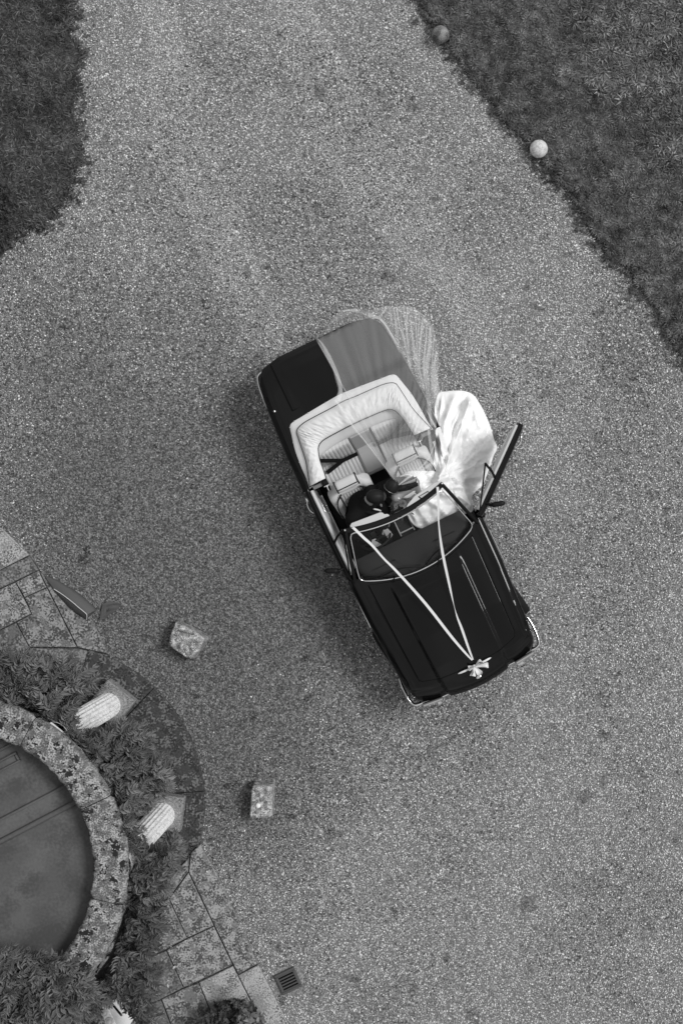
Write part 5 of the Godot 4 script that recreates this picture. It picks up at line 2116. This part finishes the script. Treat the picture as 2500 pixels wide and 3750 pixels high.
# ---------------------------------------------------------------- ribbon
func band(mb: MB, pts: PackedVector3Array, widths: PackedFloat32Array, across: Callable) -> void:
	var rows := []
	for i in pts.size():
		var d := (pts[mini(i + 1, pts.size() - 1)] - pts[maxi(i - 1, 0)]).normalized()
		var s: Vector3 = across.call(i, d)
		rows.append(PackedVector3Array([pts[i] - s * widths[i], pts[i], pts[i] + s * widths[i]]))
	mb.grid(rows)

func ribbon() -> void:
	var at := Vector3(0.03, car_top(0.03, 2.07), 2.07)
	var t := thing("ribbon", car_xf * Transform3D(Basis(), at), "white satin ribbon in a V from windscreen to bow on the black bonnet", "ribbon")
	var left := [[1289, 1931, 1.255, 6], [1298, 1937, 1.262, 6], [1330, 1968, 1.225, 6.2], [1362, 1997, 1.19, 5.6], [1405, 2046, 1.14, 4.6], [1455, 2096, 1.09, 5.6], [1556, 2209, 1.02, 6.4], [1650, 2329, 0.93, 6.2], [1700, 2388, 0.875, 5], [1728, 2418, 0.85, 3]]
	var right := [[1600, 1783, 1.25, 5.5], [1602, 1794, 1.262, 5.5], [1604, 1850, 1.225, 5], [1606, 1921, 1.17, 3.2], [1619, 2021, 1.09, 6], [1643, 2135, 1.0, 5.2], [1655, 2190, 0.97, 2.8], [1663, 2224, 0.955, 1.0], [1674, 2262, 0.94, 3.6], [1690, 2303, 0.915, 5.6], [1714, 2372, 0.87, 5], [1731, 2416, 0.85, 3]]
	for a in [left, right]:
		var p := PackedVector3Array()
		var w := PackedVector3Array()
		for q in a:
			p.append(L(q[0], q[1], q[2]) - at)
			w.append(Vector3(q[3], 0, 0))
		p = smooth_path(p, 8)
		w = smooth_path(w, 8)
		var ww := PackedFloat32Array()
		for q in w:
			ww.append(q.x / 390.0)
		var mb := MB.new()
		band(mb, p, ww, func(_i, d): return d.cross(Vector3.UP).normalized())
		put(mb, "strand", M.ribbon, t)
	# bow: loops and tails of the same ribbon
	var knot := MB.new()
	knot.lathe(PackedVector2Array([Vector2(0, 0.04), Vector2(0.018, 0.034), Vector2(0.024, 0.02), Vector2(0.018, 0.006), Vector2(0, 0.0)]), 12, Vector3(0, 0.0, 0))
	put(knot, "knot", M.ribbon, t)
	for q in [[1786, 2432, 0.3, 0.036], [1758, 2470, -0.5, 0.030], [1730, 2474, 0.6, 0.028], [1714, 2446, 0.9, 0.022], [1762, 2418, 1.0, 0.020]]:
		var tip := L(q[0], q[1], 0.84) - at
		tip.y = 0.0
		var d := tip.normalized()
		var s := Vector3(-d.z, 0, d.x)
		var ln := tip.length()
		var pts := PackedVector3Array()
		var ws := PackedFloat32Array()
		for k in 21:
			var u := k / 20.0
			var r := sin(u * PI)
			pts.append(d * ln * pow(r, 0.8) + s * (0.02 * sin(u * TAU) * q[2]) + Vector3.UP * (0.016 + 0.075 * u + 0.03 * r))
			ws.append(0.008 + q[3] * pow(r, 0.6) * (0.8 if u < 0.5 else 0.6))
		var mb := MB.new()
		band(mb, pts, ws, func(i, _d): return (s + Vector3.UP * (q[2] + 0.8 * sin(i * 0.45))).normalized())
		put(mb, "bow_loop", M.ribbon, t)
	for q in [[1797, 2408], [1676, 2468], [1766, 2464]]:
		var tip := L(q[0], q[1], 0.84) - at
		tip.y = 0.0
		var d := tip.normalized()
		var s := Vector3(-d.z, 0, d.x)
		var pts := PackedVector3Array()
		var ws := PackedFloat32Array()
		for k in 9:
			var u := k / 8.0
			var w := at + tip * u
			pts.append(Vector3(tip.x * u, car_top(w.x, w.z) - at.y + 0.012 + 0.03 * sin(u * PI), tip.z * u))
			ws.append(0.012 * (0.5 + 0.5 * sin(u * 2.6)) if u < 0.9 else 0.002)
		var mb := MB.new()
		band(mb, pts, ws, func(_i, _d): return (s + Vector3.UP * 0.2).normalized())
		put(mb, "tail", M.ribbon, t)

# ---------------------------------------------------------------- small things
func rough_block(c: Vector3, corners: Array, h: float, seed_: int) -> MB:
	# a worn block: its foot traced at ground level, its top domed and chipped; corners are [x, z] about c
	var n := noise(seed_, 9.0, FastNoiseLite.TYPE_SIMPLEX_SMOOTH, 4)
	var mb := MB.new()
	var ring := PackedVector2Array()
	for i in corners.size():
		var a := Vector2(corners[i][0], corners[i][1])
		var b := Vector2(corners[(i + 1) % corners.size()][0], corners[(i + 1) % corners.size()][1])
		for k in 10:
			ring.append(a.lerp(b, (k + 0.0) / 10.0))
	var rows := []
	for q in [[0.0, 1.0], [0.3, 1.0], [0.6, 0.995], [0.85, 0.985], [0.94, 0.965], [0.985, 0.92], [1.0, 0.82], [1.01, 0.5], [1.0, 0.25], [1.0, 0.02]]:
		var row := PackedVector3Array()
		for i in ring.size():
			var p: Vector2 = ring[i] * q[1]
			# rounded arrises
			var r := ring[i].length()
			var soft := 1.04 * lerpf(1.0, clampf(0.205 / maxf(r, 0.01), 0.94, 1.02), smoothstep(0.2, 0.9, q[0]))
			p *= soft
			var dn := n.get_noise_3d(p.x, q[0] * h, p.y)
			row.append(c + Vector3(p.x * (1.0 + 0.07 * dn), q[0] * h * (1.0 + 0.10 * n.get_noise_2d(p.x * 2.0 + 7.0, p.y * 2.0)) - 0.01, p.y * (1.0 + 0.07 * dn)))
		rows.append(row)
	mb.grid(rows, true)
	return mb

func small_things() -> void:
	# stone balls along the lawn
	for q in [[1611, 128, M.ball_dark, "weathered dark-mossed stone ball at the lawn edge, farther from the car"], [1971, 546, M.ball, "clean pale stone ball at the lawn edge, nearer the car"]]:
		var c := P(q[0], q[1], 0.105)
		var mb := MB.new()
		var n := noise(int(q[0]), 6.0, FastNoiseLite.TYPE_SIMPLEX_SMOOTH, 3)
		var rows := []
		for i in 25:
			var ph := PI * i / 24.0
			var row := PackedVector3Array()
			for k in 40:
				var th := TAU * k / 40
				var d := Vector3(sin(ph) * cos(th), cos(ph), sin(ph) * sin(th))
				row.append(d * (0.112 + 0.002 * n.get_noise_3dv(d)))
			rows.append(row)
		mb.grid(rows, true)
		var o := put(mb, "stone_ball", q[2], self)
		o.position = Vector3(c.x, 0.112 + 0.004, c.z)
		tag(o, q[3], "stone ball", "stone balls marking the lawn edge")
	# two worn blocks on the gravel
	var b1 := P(690, 2342)
	var q1 := []
	for q in [[650, 2272], [768, 2335], [708, 2412], [626, 2358]]:
		var p := P(q[0], q[1], 0.1) - b1
		q1.append([p.x, p.z])
	var o1 := put(rough_block(Vector3.ZERO, q1, 0.27, 11), "stone_block", M.block, self)
	o1.position = b1
	tag(o1, "worn squarish stone block on the gravel beside the flagstone corner", "stone block", "worn blocks on the gravel")
	var b2 := P(961, 2927)
	var q2 := []
	for q in [[930, 2864], [1003, 2866], [1000, 2985], [921, 2984]]:
		var p := P(q[0], q[1], 0.1) - b2
		q2.append([p.x, p.z])
	var o2 := put(rough_block(Vector3.ZERO, q2, 0.27, 12), "stone_block", M.block, self)
	o2.position = b2
	tag(o2, "worn oblong stone block with a round pale spot facing the portico column", "stone block", "worn blocks on the gravel")
	var spot := MB.new()
	var sp := P(945, 2951, 0.27) - b2
	spot.lathe(PackedVector2Array([Vector2(0.0, 0.012), Vector2(0.022, 0.009), Vector2(0.03, 0.0), Vector2(0.032, -0.02)]), 14, Vector3(sp.x, 0.275, sp.z))
	put(spot, "lichen_spot", mat(0.7, 0.9), o2)
	# drain cover
	var dc := P(1056, 3590)
	var dx := Vector3(0.905, 0, -0.425)
	var dt := thing("drain_cover", Transform3D(Basis(dx, Vector3.UP, Vector3(0.425, 0, 0.905)), dc), "square iron drain grate set in the gravel by the flagstones", "drain")
	var fr := MB.new()
	for q in [[0, -0.118, 0.27, 0.034], [0, 0.118, 0.27, 0.034]]:
		fr.box(Transform3D(Basis(), Vector3(q[0], 0.02, q[1])), Vector3(q[2], 0.04, q[3]), 0.005)
	for x in [-0.118, 0.118]:
		fr.box(Transform3D(Basis(), Vector3(x, 0.0195, 0)), Vector3(0.034, 0.039, 0.202), 0.005)
	put(fr, "frame", M.iron, dt)
	for k in 6:
		var bar := MB.new()
		bar.box(Transform3D(Basis(), Vector3(0, 0.017, lerpf(-0.094, 0.094, k / 5.0))), Vector3(0.202, 0.034, 0.019), 0.004)
		put(bar, "bar", M.iron, dt)
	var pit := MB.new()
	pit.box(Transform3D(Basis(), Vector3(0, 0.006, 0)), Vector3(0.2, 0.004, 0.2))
	put(pit, "sump_shade", M.pit, dt)  # shallow black plate, paints the darkness below the bars
	# boat-shaped trough turned over against the paving
	var top := [[167, 2109], [186, 2115], [208, 2125], [231, 2138], [255, 2152], [282, 2170], [309, 2191], [332, 2211], [354, 2232]]
	var ridge := [[168, 2113], [183, 2134], [199, 2157], [222, 2172], [246, 2189], [270, 2208], [292, 2227], [308, 2240], [319, 2252]]
	var low := [[168, 2114], [182, 2138], [197, 2161], [214, 2182], [232, 2202], [254, 2226], [276, 2244], [297, 2258], [317, 2270]]
	var fin_at := P(250, 2190)
	var rows := []
	for i in 9:
		var q := i / 8.0
		var hh := 0.05 + 0.06 * smoothstep(0.0, 0.6, q)
		var a := P(top[i][0], top[i][1], 0.05) - fin_at
		var r := P(ridge[i][0], ridge[i][1], hh) - fin_at
		var l := P(low[i][0], low[i][1], 0.05) - fin_at
		var row := PackedVector3Array()
		row.append(Vector3(a.x, 0.0, a.z))
		row.append(a)
		for k in 4:
			var m := a.lerp(r, (k + 1) / 5.0)
			m.y = lerpf(a.y, r.y, sin((k + 1) / 5.0 * PI * 0.5))
			row.append(m)
		row.append(r.lerp(a, 0.04) + Vector3(0, 0.004, 0))
		row.append(r)
		row.append(r.lerp(l, 0.5) + Vector3(0, 0.01, 0))
		row.append(l)
		row.append(Vector3(l.x, 0.0, l.z))
		rows.append(row)
	var fin := MB.new()
	fin.grid(rows)
	fin.fan(rows[8], (rows[8][0] + rows[8][6]) * 0.5)
	var tt := thing("trough", Transform3D(Basis(), fin_at), "smooth grey boat-shaped trough overturned against the flagstones", "trough")
	put(fin, "shell", mat(0.07, 0.5, 0.4), tt)
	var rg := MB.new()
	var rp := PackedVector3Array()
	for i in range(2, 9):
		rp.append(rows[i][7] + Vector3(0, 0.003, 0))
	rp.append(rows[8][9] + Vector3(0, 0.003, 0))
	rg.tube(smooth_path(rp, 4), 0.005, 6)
	put(rg, "ridge_highlight", mat(0.55, 0.4), tt)  # pale line that paints in the highlight along the ridge
	# crumpled sheet of grey plastic next to it
	var sh_at := P(400, 2238)
	var pw := [[376, 2213], [392, 2204], [412, 2203], [428, 2206], [446, 2212], [436, 2228], [424, 2238], [404, 2250], [386, 2268], [366, 2270], [369, 2242]]
	var cn := noise(77, 0.06, FastNoiseLite.TYPE_SIMPLEX_SMOOTH, 3)
	var srow := []
	for r in 8:
		var row := PackedVector3Array()
		for q in pw:
			var p := Vector2(396, 2236).lerp(Vector2(q[0], q[1]), r / 7.0)
			row.append(P(p.x, p.y, 0.03 + 0.05 * absf(cn.get_noise_2d(p.x * 3.0, p.y * 3.0)) * (1.0 - 0.4 * r / 7.0)) - sh_at)
		srow.append(row)
	var sm := MB.new()
	sm.grid(srow, true)
	var so := put(sm, "plastic_sheet", mat(0.07, 0.25, 0.5), self)
	so.position = sh_at
	tag(so, "small crumpled glossy grey sheet lying on gravel by the trough", "sheet")
	# white ledge with two round bosses at the foot of the house
	var lc := P(398, 3705, 1.0)
	var lt := thing("window_ledge", Transform3D(Basis(), Vector3(lc.x, 0, lc.z)), "white painted ledge with round bosses showing through the leaves", "ledge")
	var lp := PackedVector2Array()
	for q in [[366, 3676], [376, 3668], [388, 3671], [448, 3800], [400, 3815]]:
		var p := P(q[0], q[1], 1.0)
		lp.append(Vector2(p.x - lc.x, p.z - lc.z))
	var lm := MB.new()
	lm.prism(lp, 0.02, 1.0, 0.012)
	put(lm, "slab", M.white_paint, lt)
	for q in [[384, 3708, 0.045], [401, 3740, 0.052]]:
		var p := P(q[0], q[1], 1.0) - lc
		var bm := MB.new()
		var r: float = q[2]
		bm.lathe(PackedVector2Array([Vector2(0, 0.03), Vector2(r * 0.5, 0.026), Vector2(r * 0.62, 0.012), Vector2(r * 0.75, 0.02), Vector2(r * 0.95, 0.016), Vector2(r, 0.0)]), 20, Vector3(p.x, 1.0, p.z))
		put(bm, "boss", mat(0.55, 0.7), lt)
	# bouquet held between the couple
	var bc := Vector3(0.075, 0.80, -0.055)
	var bt := thing("bouquet", car_xf * Transform3D(Basis(), bc), "bouquet of pale blooms held between the couple", "bouquet")
	var g := RandomNumberGenerator.new()
	g.seed = 9
	var blooms := [[0.03, -0.02, 0.042], [-0.075, 0.035, 0.032], [0.075, 0.045, 0.036], [0.02, 0.06, 0.034], [-0.035, -0.06, 0.026], [0.10, -0.03, 0.03], [-0.02, 0.095, 0.028], [-0.06, -0.02, 0.022], [0.055, 0.085, 0.026], [-0.09, 0.09, 0.024]]
	for i in blooms.size():
		var b: Array = blooms[i]
		put(flower(Vector3(b[0], 0.045 - 2.0 * (b[0] * b[0] + b[1] * b[1]), b[1]), b[2], 40 + i), "bloom", M.petal if i % 3 != 2 else M.petal_dark, bt)
	var lv := MB.new()
	for k in 70:
		var a := g.randf_range(0, TAU)
		var rr := g.randf_range(0.04, 0.15)
		var p := Vector3(cos(a) * rr, 0.03 - rr * 0.3, sin(a) * rr)
		var o := Vector3(cos(a + g.randf_range(-0.6, 0.6)), g.randf_range(-0.2, 0.4), sin(a))
		var s := Vector3(-o.z, 0, o.x) * 0.010
		lv.tint = Color(0.05, 0.05, 0.05) * g.randf_range(0.6, 1.6)
		lv.quad(p, p + o * 0.025 + s, p + o * 0.055, p + o * 0.025 - s)
	tag(put(lv, "leaves", M.leaf, bt, true), "", "", "", "stuff")
	var stm := MB.new()
	stm.tube(PackedVector3Array([Vector3(0, 0.02, 0), Vector3(0.02, -0.14, 0.03)]), 0.02, 10)
	put(stm, "stems", M.bark, bt)
	# fallen leaves and pale bits
	for q in [[2003, 422, 0.3], [1692, 226, 0.55], [595, 2550, 0.4], [518, 2745, 0.6], [640, 3540, 0.45], [617, 3607, 0.4], [1414, 100, 0.6], [1628, 730, 0.55], [1360, 275, 0.5], [2230, 1262, 0.6]]:
		var c := P(q[0], q[1], 0.03)
		var lf := MB.new()
		var d := Vector3(cos(q[0]), 0, sin(q[0])) * 0.03
		var s := Vector3(-d.z, 0, d.x) * 0.5
		lf.grid([PackedVector3Array([-d, -d * 0.98, -d]), PackedVector3Array([-s, Vector3(0, -0.006, 0), s]), PackedVector3Array([d * 0.5 - s * 0.7, d * 0.5 + Vector3(0, -0.004, 0), d * 0.5 + s * 0.7]), PackedVector3Array([d, d * 0.99, d])])
		var o := put(lf, "fallen_leaf", mat(q[2], 0.8), self)
		o.position = Vector3(c.x, 0.058 if q[0] < 700 else (0.018 if q[0] != 2003 and q[0] != 1692 else 0.06), c.z)
		tag(o, "small pale fallen leaf lying flat on the %s" % ("paving by the columns" if q[0] < 700 else ("grass behind the stone balls" if q[0] == 2003 or q[0] == 1692 else "open gravel")), "leaf", "fallen leaves on the %s" % ("paving" if q[0] < 700 else ("grass" if q[0] == 2003 or q[0] == 1692 else "gravel")))

# ---------------------------------------------------------------- plants
func frond_mesh(seed_: int, pairs: int, ln: float, leaf: float) -> Mesh:
	# a pinnate leaf: arched stalk with pairs of folded, pointed leaflets
	var g := RandomNumberGenerator.new()
	g.seed = seed_
	var mb := MB.new()
	var prev := Vector3.ZERO
	for i in pairs + 1:
		var q := float(i) / pairs
		var c := Vector3(0, 0.05 * sin(q * 2.2) - 0.07 * q * q, ln * q)
		if i > 0:
			mb.tint = Color(0.75, 0.75, 0.75)
			var w := Vector3(0.0025, 0, 0)
			mb.quad(prev - w, prev + w, c + w, c - w)
		prev = c
		var sides := [-1.0, 1.0]
		for sg in sides:
			var o := Vector3(sg * g.randf_range(0.45, 1.0), g.randf_range(-0.4, 0.45), g.randf_range(0.4, 1.3)).normalized()
			if i == pairs:
				o = Vector3(sg * 0.3, -0.3, 1).normalized()
			var l := leaf * (0.7 + 0.5 * sin(q * 2.4 + 0.4)) * g.randf_range(0.85, 1.15)
			var s := o.cross(Vector3.UP).normalized() * l * 0.17
			var t := g.randf_range(0.75, 1.3)
			mb.tint = Color(t, t, t)
			var m := c + o * l * 0.42 + Vector3(0, -0.004, 0)
			var e := c + o * l + Vector3(0, -0.014 * l / 0.08, 0)
			var up := Vector3(0, 0.010 * l / 0.08, 0)
			mb.quad(c, m + s + up, e, m)
			mb.quad(c, m, e, m - s + up)
	return mb.mesh(true)

func sprig_mesh(seed_: int, n: int, leaf: float) -> Mesh:
	# a tuft of short broad leaves round a twig
	var g := RandomNumberGenerator.new()
	g.seed = seed_
	var mb := MB.new()
	for k in n:
		var a := g.randf_range(0, TAU)
		var o := Vector3(cos(a), g.randf_range(0.0, 0.9), sin(a)).normalized()
		var c := Vector3(g.randf_range(-0.02, 0.02), g.randf_range(0, 0.04), g.randf_range(-0.02, 0.02))
		var s := o.cross(Vector3(0.1, 1, 0.2)).normalized() * leaf * 0.24
		var t := g.randf_range(0.7, 1.3)
		mb.tint = Color(t, t, t)
		mb.quad(c, c + o * leaf * 0.5 + s, c + o * leaf, c + o * leaf * 0.5 - s)
	return mb.mesh(true)

func plant(called: String, at: Vector3, label: String, cat: String, group: String) -> Node3D:
	return thing(called, Transform3D(Basis(), at), label, cat, group)

func leaves(parent: Node3D, me: Mesh, spots: Array, tone: float, called := "foliage") -> void:
	# spots: [position, yaw, tilt, scale]
	var mm := MultiMesh.new()
	mm.transform_format = MultiMesh.TRANSFORM_3D
	mm.use_colors = true
	mm.mesh = me
	mm.instance_count = spots.size()
	for i in spots.size():
		var s: Array = spots[i]
		var b := Basis(Vector3.UP, s[1]) * Basis(Vector3.RIGHT, s[2]) * Basis(Vector3.BACK, rf(-0.35, 0.35))
		mm.set_instance_transform(i, Transform3D(b.scaled_local(Vector3.ONE * s[3]), s[0] - parent.position))
		var t := tone * rf(0.55, 1.5)
		mm.set_instance_color(i, Color(t, t, t))
	var o := MultiMeshInstance3D.new()
	o.multimesh = mm
	o.material_override = M.leaf
	o.name = called
	parent.add_child(o, true)
	tag(o, "", "", "", "stuff")

func in_px(poly: Array, count: int, y0: float, y1: float) -> Array:
	# random points over a patch given at the height where the leaves are
	var pp := PackedVector2Array()
	for q in poly:
		pp.append(Vector2(q[0], q[1]))
	var box := Rect2(pp[0], Vector2.ZERO)
	for q in pp: box = box.expand(q)
	var o := []
	while o.size() < count:
		var p := Vector2(rf(box.position.x, box.end.x), rf(box.position.y, box.end.y))
		if Geometry2D.is_point_in_polygon(p, pp):
			o.append(P(p.x, p.y, rf(y0, y1)))
	return o

func hides_column(p: Vector3) -> bool:
	# the plants are kept cut back from the lower part of each column shaft
	var pe := P(404, 3720, 1.0)
	var dp := (pe - Vector3(0, CAM_H, 0)).normalized()
	if (p - Vector3(0, CAM_H, 0)).cross(dp).length() < 0.24:
		return true
	for deg in [-55.5, 3.0]:
		var a := deg_to_rad(deg)
		var c := porch_c + Vector3(cos(a), 0, sin(a)) * 1.555
		var eye := Vector3(0, CAM_H, 0)
		for h in ([0.3, 0.6, 0.9, 1.15] if deg < 0.0 else [0.3, 0.6, 0.85]):
			var q := Vector3(c.x, h, c.z)
			var d := (q - eye).normalized()
			if h < p.y and (p - eye).cross(d).length() < (0.29 if h < 1.6 else 0.2):
				return true
	return false

func climber(label: String, foot: Vector3, patch: Array, count: int, y0: float, y1: float, tone: float, seed_: int) -> void:
	var t := plant("climbing_plant", foot, label, "climber", "climbing plants round the portico")
	var spots := []
	var mid := Vector3.ZERO
	var pts := in_px(patch, count, y0, y1)
	for p in pts:
		mid += p / pts.size()
		if hides_column(p):
			continue
		var out := atan2(p.x - porch_c.x, p.z - porch_c.z)
		spots.append([p, out + rf(-1.3, 1.3), rf(-0.9, 0.9), rf(0.55, 1.0)])
	var odd := spots.filter(func(s): return fmod(absf(s[0].x * 977.0), 2.0) < 1.0)
	spots = spots.filter(func(s): return fmod(absf(s[0].x * 977.0), 2.0) >= 1.0)
	leaves(t, frond_mesh(seed_ + 50, 4, 0.16, 0.095), odd, tone * 1.25)
	leaves(t, frond_mesh(seed_, 6, 0.20, 0.085), spots, tone * 1.1)
	var st := MB.new()
	for k in 14:
		var e: Vector3 = pts[k * 7]
		var m := foot.lerp(e, 0.5) + Vector3(rf(-0.15, 0.15), 0.5, rf(-0.15, 0.15))
		st.tube(smooth_path(PackedVector3Array([Vector3.ZERO, Vector3(0, 0.9, 0) + (m - foot) * 0.2, m - foot, e - foot]), 5), 0.012 if k > 1 else 0.03, 6)
	put(st, "stem", M.bark, t)

func plants() -> void:
	climber("leafy climber spilling over the flagstones above the longer column", P(40, 2600), [[-60, 2410], [60, 2420], [150, 2440], [250, 2455], [330, 2490], [345, 2530], [300, 2580], [290, 2640], [240, 2670], [180, 2650], [120, 2610], [0, 2575], [-60, 2560]], 820, 1.7, 2.7, 0.10, 1)
	climber("leafy climber between the two fluted columns", P(440, 2760), [[215, 2665], [290, 2690], [400, 2650], [450, 2680], [530, 2710], [540, 2740], [500, 2800], [560, 2800], [610, 2830], [600, 2870], [520, 2900], [500, 2960], [540, 2985], [440, 3000], [405, 2930], [360, 2840], [290, 2760]], 900, 1.8, 2.85, 0.10, 2)
	climber("leafy climber below the shorter fluted column", P(480, 3160), [[440, 2990], [520, 2985], [560, 3010], [630, 3040], [640, 3100], [610, 3180], [590, 3230], [560, 3290], [500, 3300], [472, 3200], [458, 3080]], 560, 1.7, 2.8, 0.105, 3)
	climber("leafy climber along the flagstones under the parapet", P(430, 3480), [[470, 3280], [560, 3290], [590, 3330], [560, 3400], [520, 3480], [560, 3560], [540, 3640], [560, 3740], [480, 3770], [420, 3680], [300, 3760], [220, 3760], [310, 3660], [390, 3560], [440, 3430]], 740, 1.4, 2.7, 0.085, 4)
	climber("dense dark climber lying over the parapet and lead roof", P(-120, 3650), [[-60, 3470], [60, 3480], [120, 3500], [190, 3505], [245, 3530], [300, 3590], [310, 3660], [230, 3720], [210, 3790], [-60, 3790]], 1050, 3.15, 3.6, 0.10, 5)
	# low shrubs at the foot of the flags
	var s1 := plant("shrub", P(800, 3740), "dark small-leaved shrub at the end of the flagstones", "shrub", "low shrubs on the flagstones")
	var sp := []
	for p in in_px([[720, 3760], [760, 3700], [810, 3672], [880, 3660], [930, 3680], [960, 3740], [980, 3800], [760, 3830]], 520, 0.06, 0.42):
		sp.append([p, rf(0, TAU), rf(-0.4, 0.4), rf(0.6, 1.1)])
	leaves(s1, sprig_mesh(3, 11, 0.055), sp, 0.055)
	var s2 := plant("shrub", P(905, 3735), "pale broad-leaved plant growing out of the dark shrub", "shrub", "low shrubs on the flagstones")
	sp = []
	for p in in_px([[880, 3705], [930, 3700], [965, 3740], [950, 3790], [890, 3790], [870, 3740]], 46, 0.35, 0.5):
		sp.append([p, rf(0, TAU), rf(-0.3, 0.3), rf(1.3, 2.0)])
	leaves(s2, sprig_mesh(4, 8, 0.06), sp, 0.16)
	for s in [s1, s2]:
		var st := MB.new()
		for k in 6:
			st.tube(PackedVector3Array([Vector3.ZERO, Vector3(rf(-0.15, 0.15), 0.35, rf(-0.12, 0.12))]), 0.01, 6)
		put(st, "stem", M.bark, s)
	# clipped hedge at the lawn's end
	var hg := plant("hedge", P(-60, 800), "clipped dark hedge beside the rounded lawn", "hedge", "")
	sp = []
	for p in in_px([[-260, 640], [10, 655], [48, 700], [52, 760], [58, 830], [40, 890], [0, 930], [-260, 1000]], 2600, 0.55, 0.75):
		sp.append([p, rf(0, TAU), rf(-0.5, 0.5), rf(0.5, 0.8)])
	for p in in_px([[20, 665], [50, 700], [58, 830], [40, 890], [0, 935], [-20, 900], [30, 800]], 900, 0.06, 0.6):
		sp.append([p, rf(0, TAU), rf(-0.5, 0.5), rf(0.5, 0.8)])
	leaves(hg, sprig_mesh(5, 9, 0.045), sp, 0.05)
	var hs := MB.new()
	for k in 8:
		hs.tube(PackedVector3Array([Vector3(-0.5 + k * 0.1, 0, rf(-0.5, 0.5)), Vector3(-0.5 + k * 0.1, 0.55, rf(-0.5, 0.5))]), 0.02, 6)
	put(hs, "stem", M.bark, hg)
	# tufts of weed where lawn and gravel meet
	var g2 := sprig_mesh(6, 9, 0.05)
	for e in [[right_lawn, "low weeds along the edge of the lawn with the stone balls", 1300], [left_lawn, "low weeds along the edge of the rounded lawn", 450]]:
		var w := plant("weeds", Vector3.ZERO, e[1], "weeds", "")
		w.set_meta("kind", "stuff")
		var lw: PackedVector2Array = e[0]
		sp = []
		while sp.size() < e[2]:
			var i := rng.randi_range(0, lw.size() - 1)
			var p := lw[i] + Vector2(rf(-0.14, 0.14), rf(-0.14, 0.14))
			if absf(p.x) > 6.5 or p.y < -7.0 or p.y > 2:
				continue
			sp.append([Vector3(p.x, 0.015, p.y), rf(0, TAU), rf(-0.4, 0.4), rf(0.35, 1.0)])
		leaves(w, g2, sp, 0.07, "leaves")
	# coarse broad-leaved growth on the unmown bank
	var bank := plant("weeds", P(2300, 200), "coarse broad-leaved weeds on the unmown bank of the lawn", "weeds", "")
	bank.set_meta("kind", "stuff")
	sp = []
	for p in in_px([[1990, -40], [2120, 60], [2200, 200], [2280, 330], [2330, 430], [2420, 520], [2540, 640], [2560, -40]], 900, 0.03, 0.07):
		sp.append([p, rf(0, TAU), rf(-0.6, 0.6), rf(0.4, 1.2)])
	leaves(bank, sprig_mesh(8, 6, 0.028), sp, 0.07, "leaves")
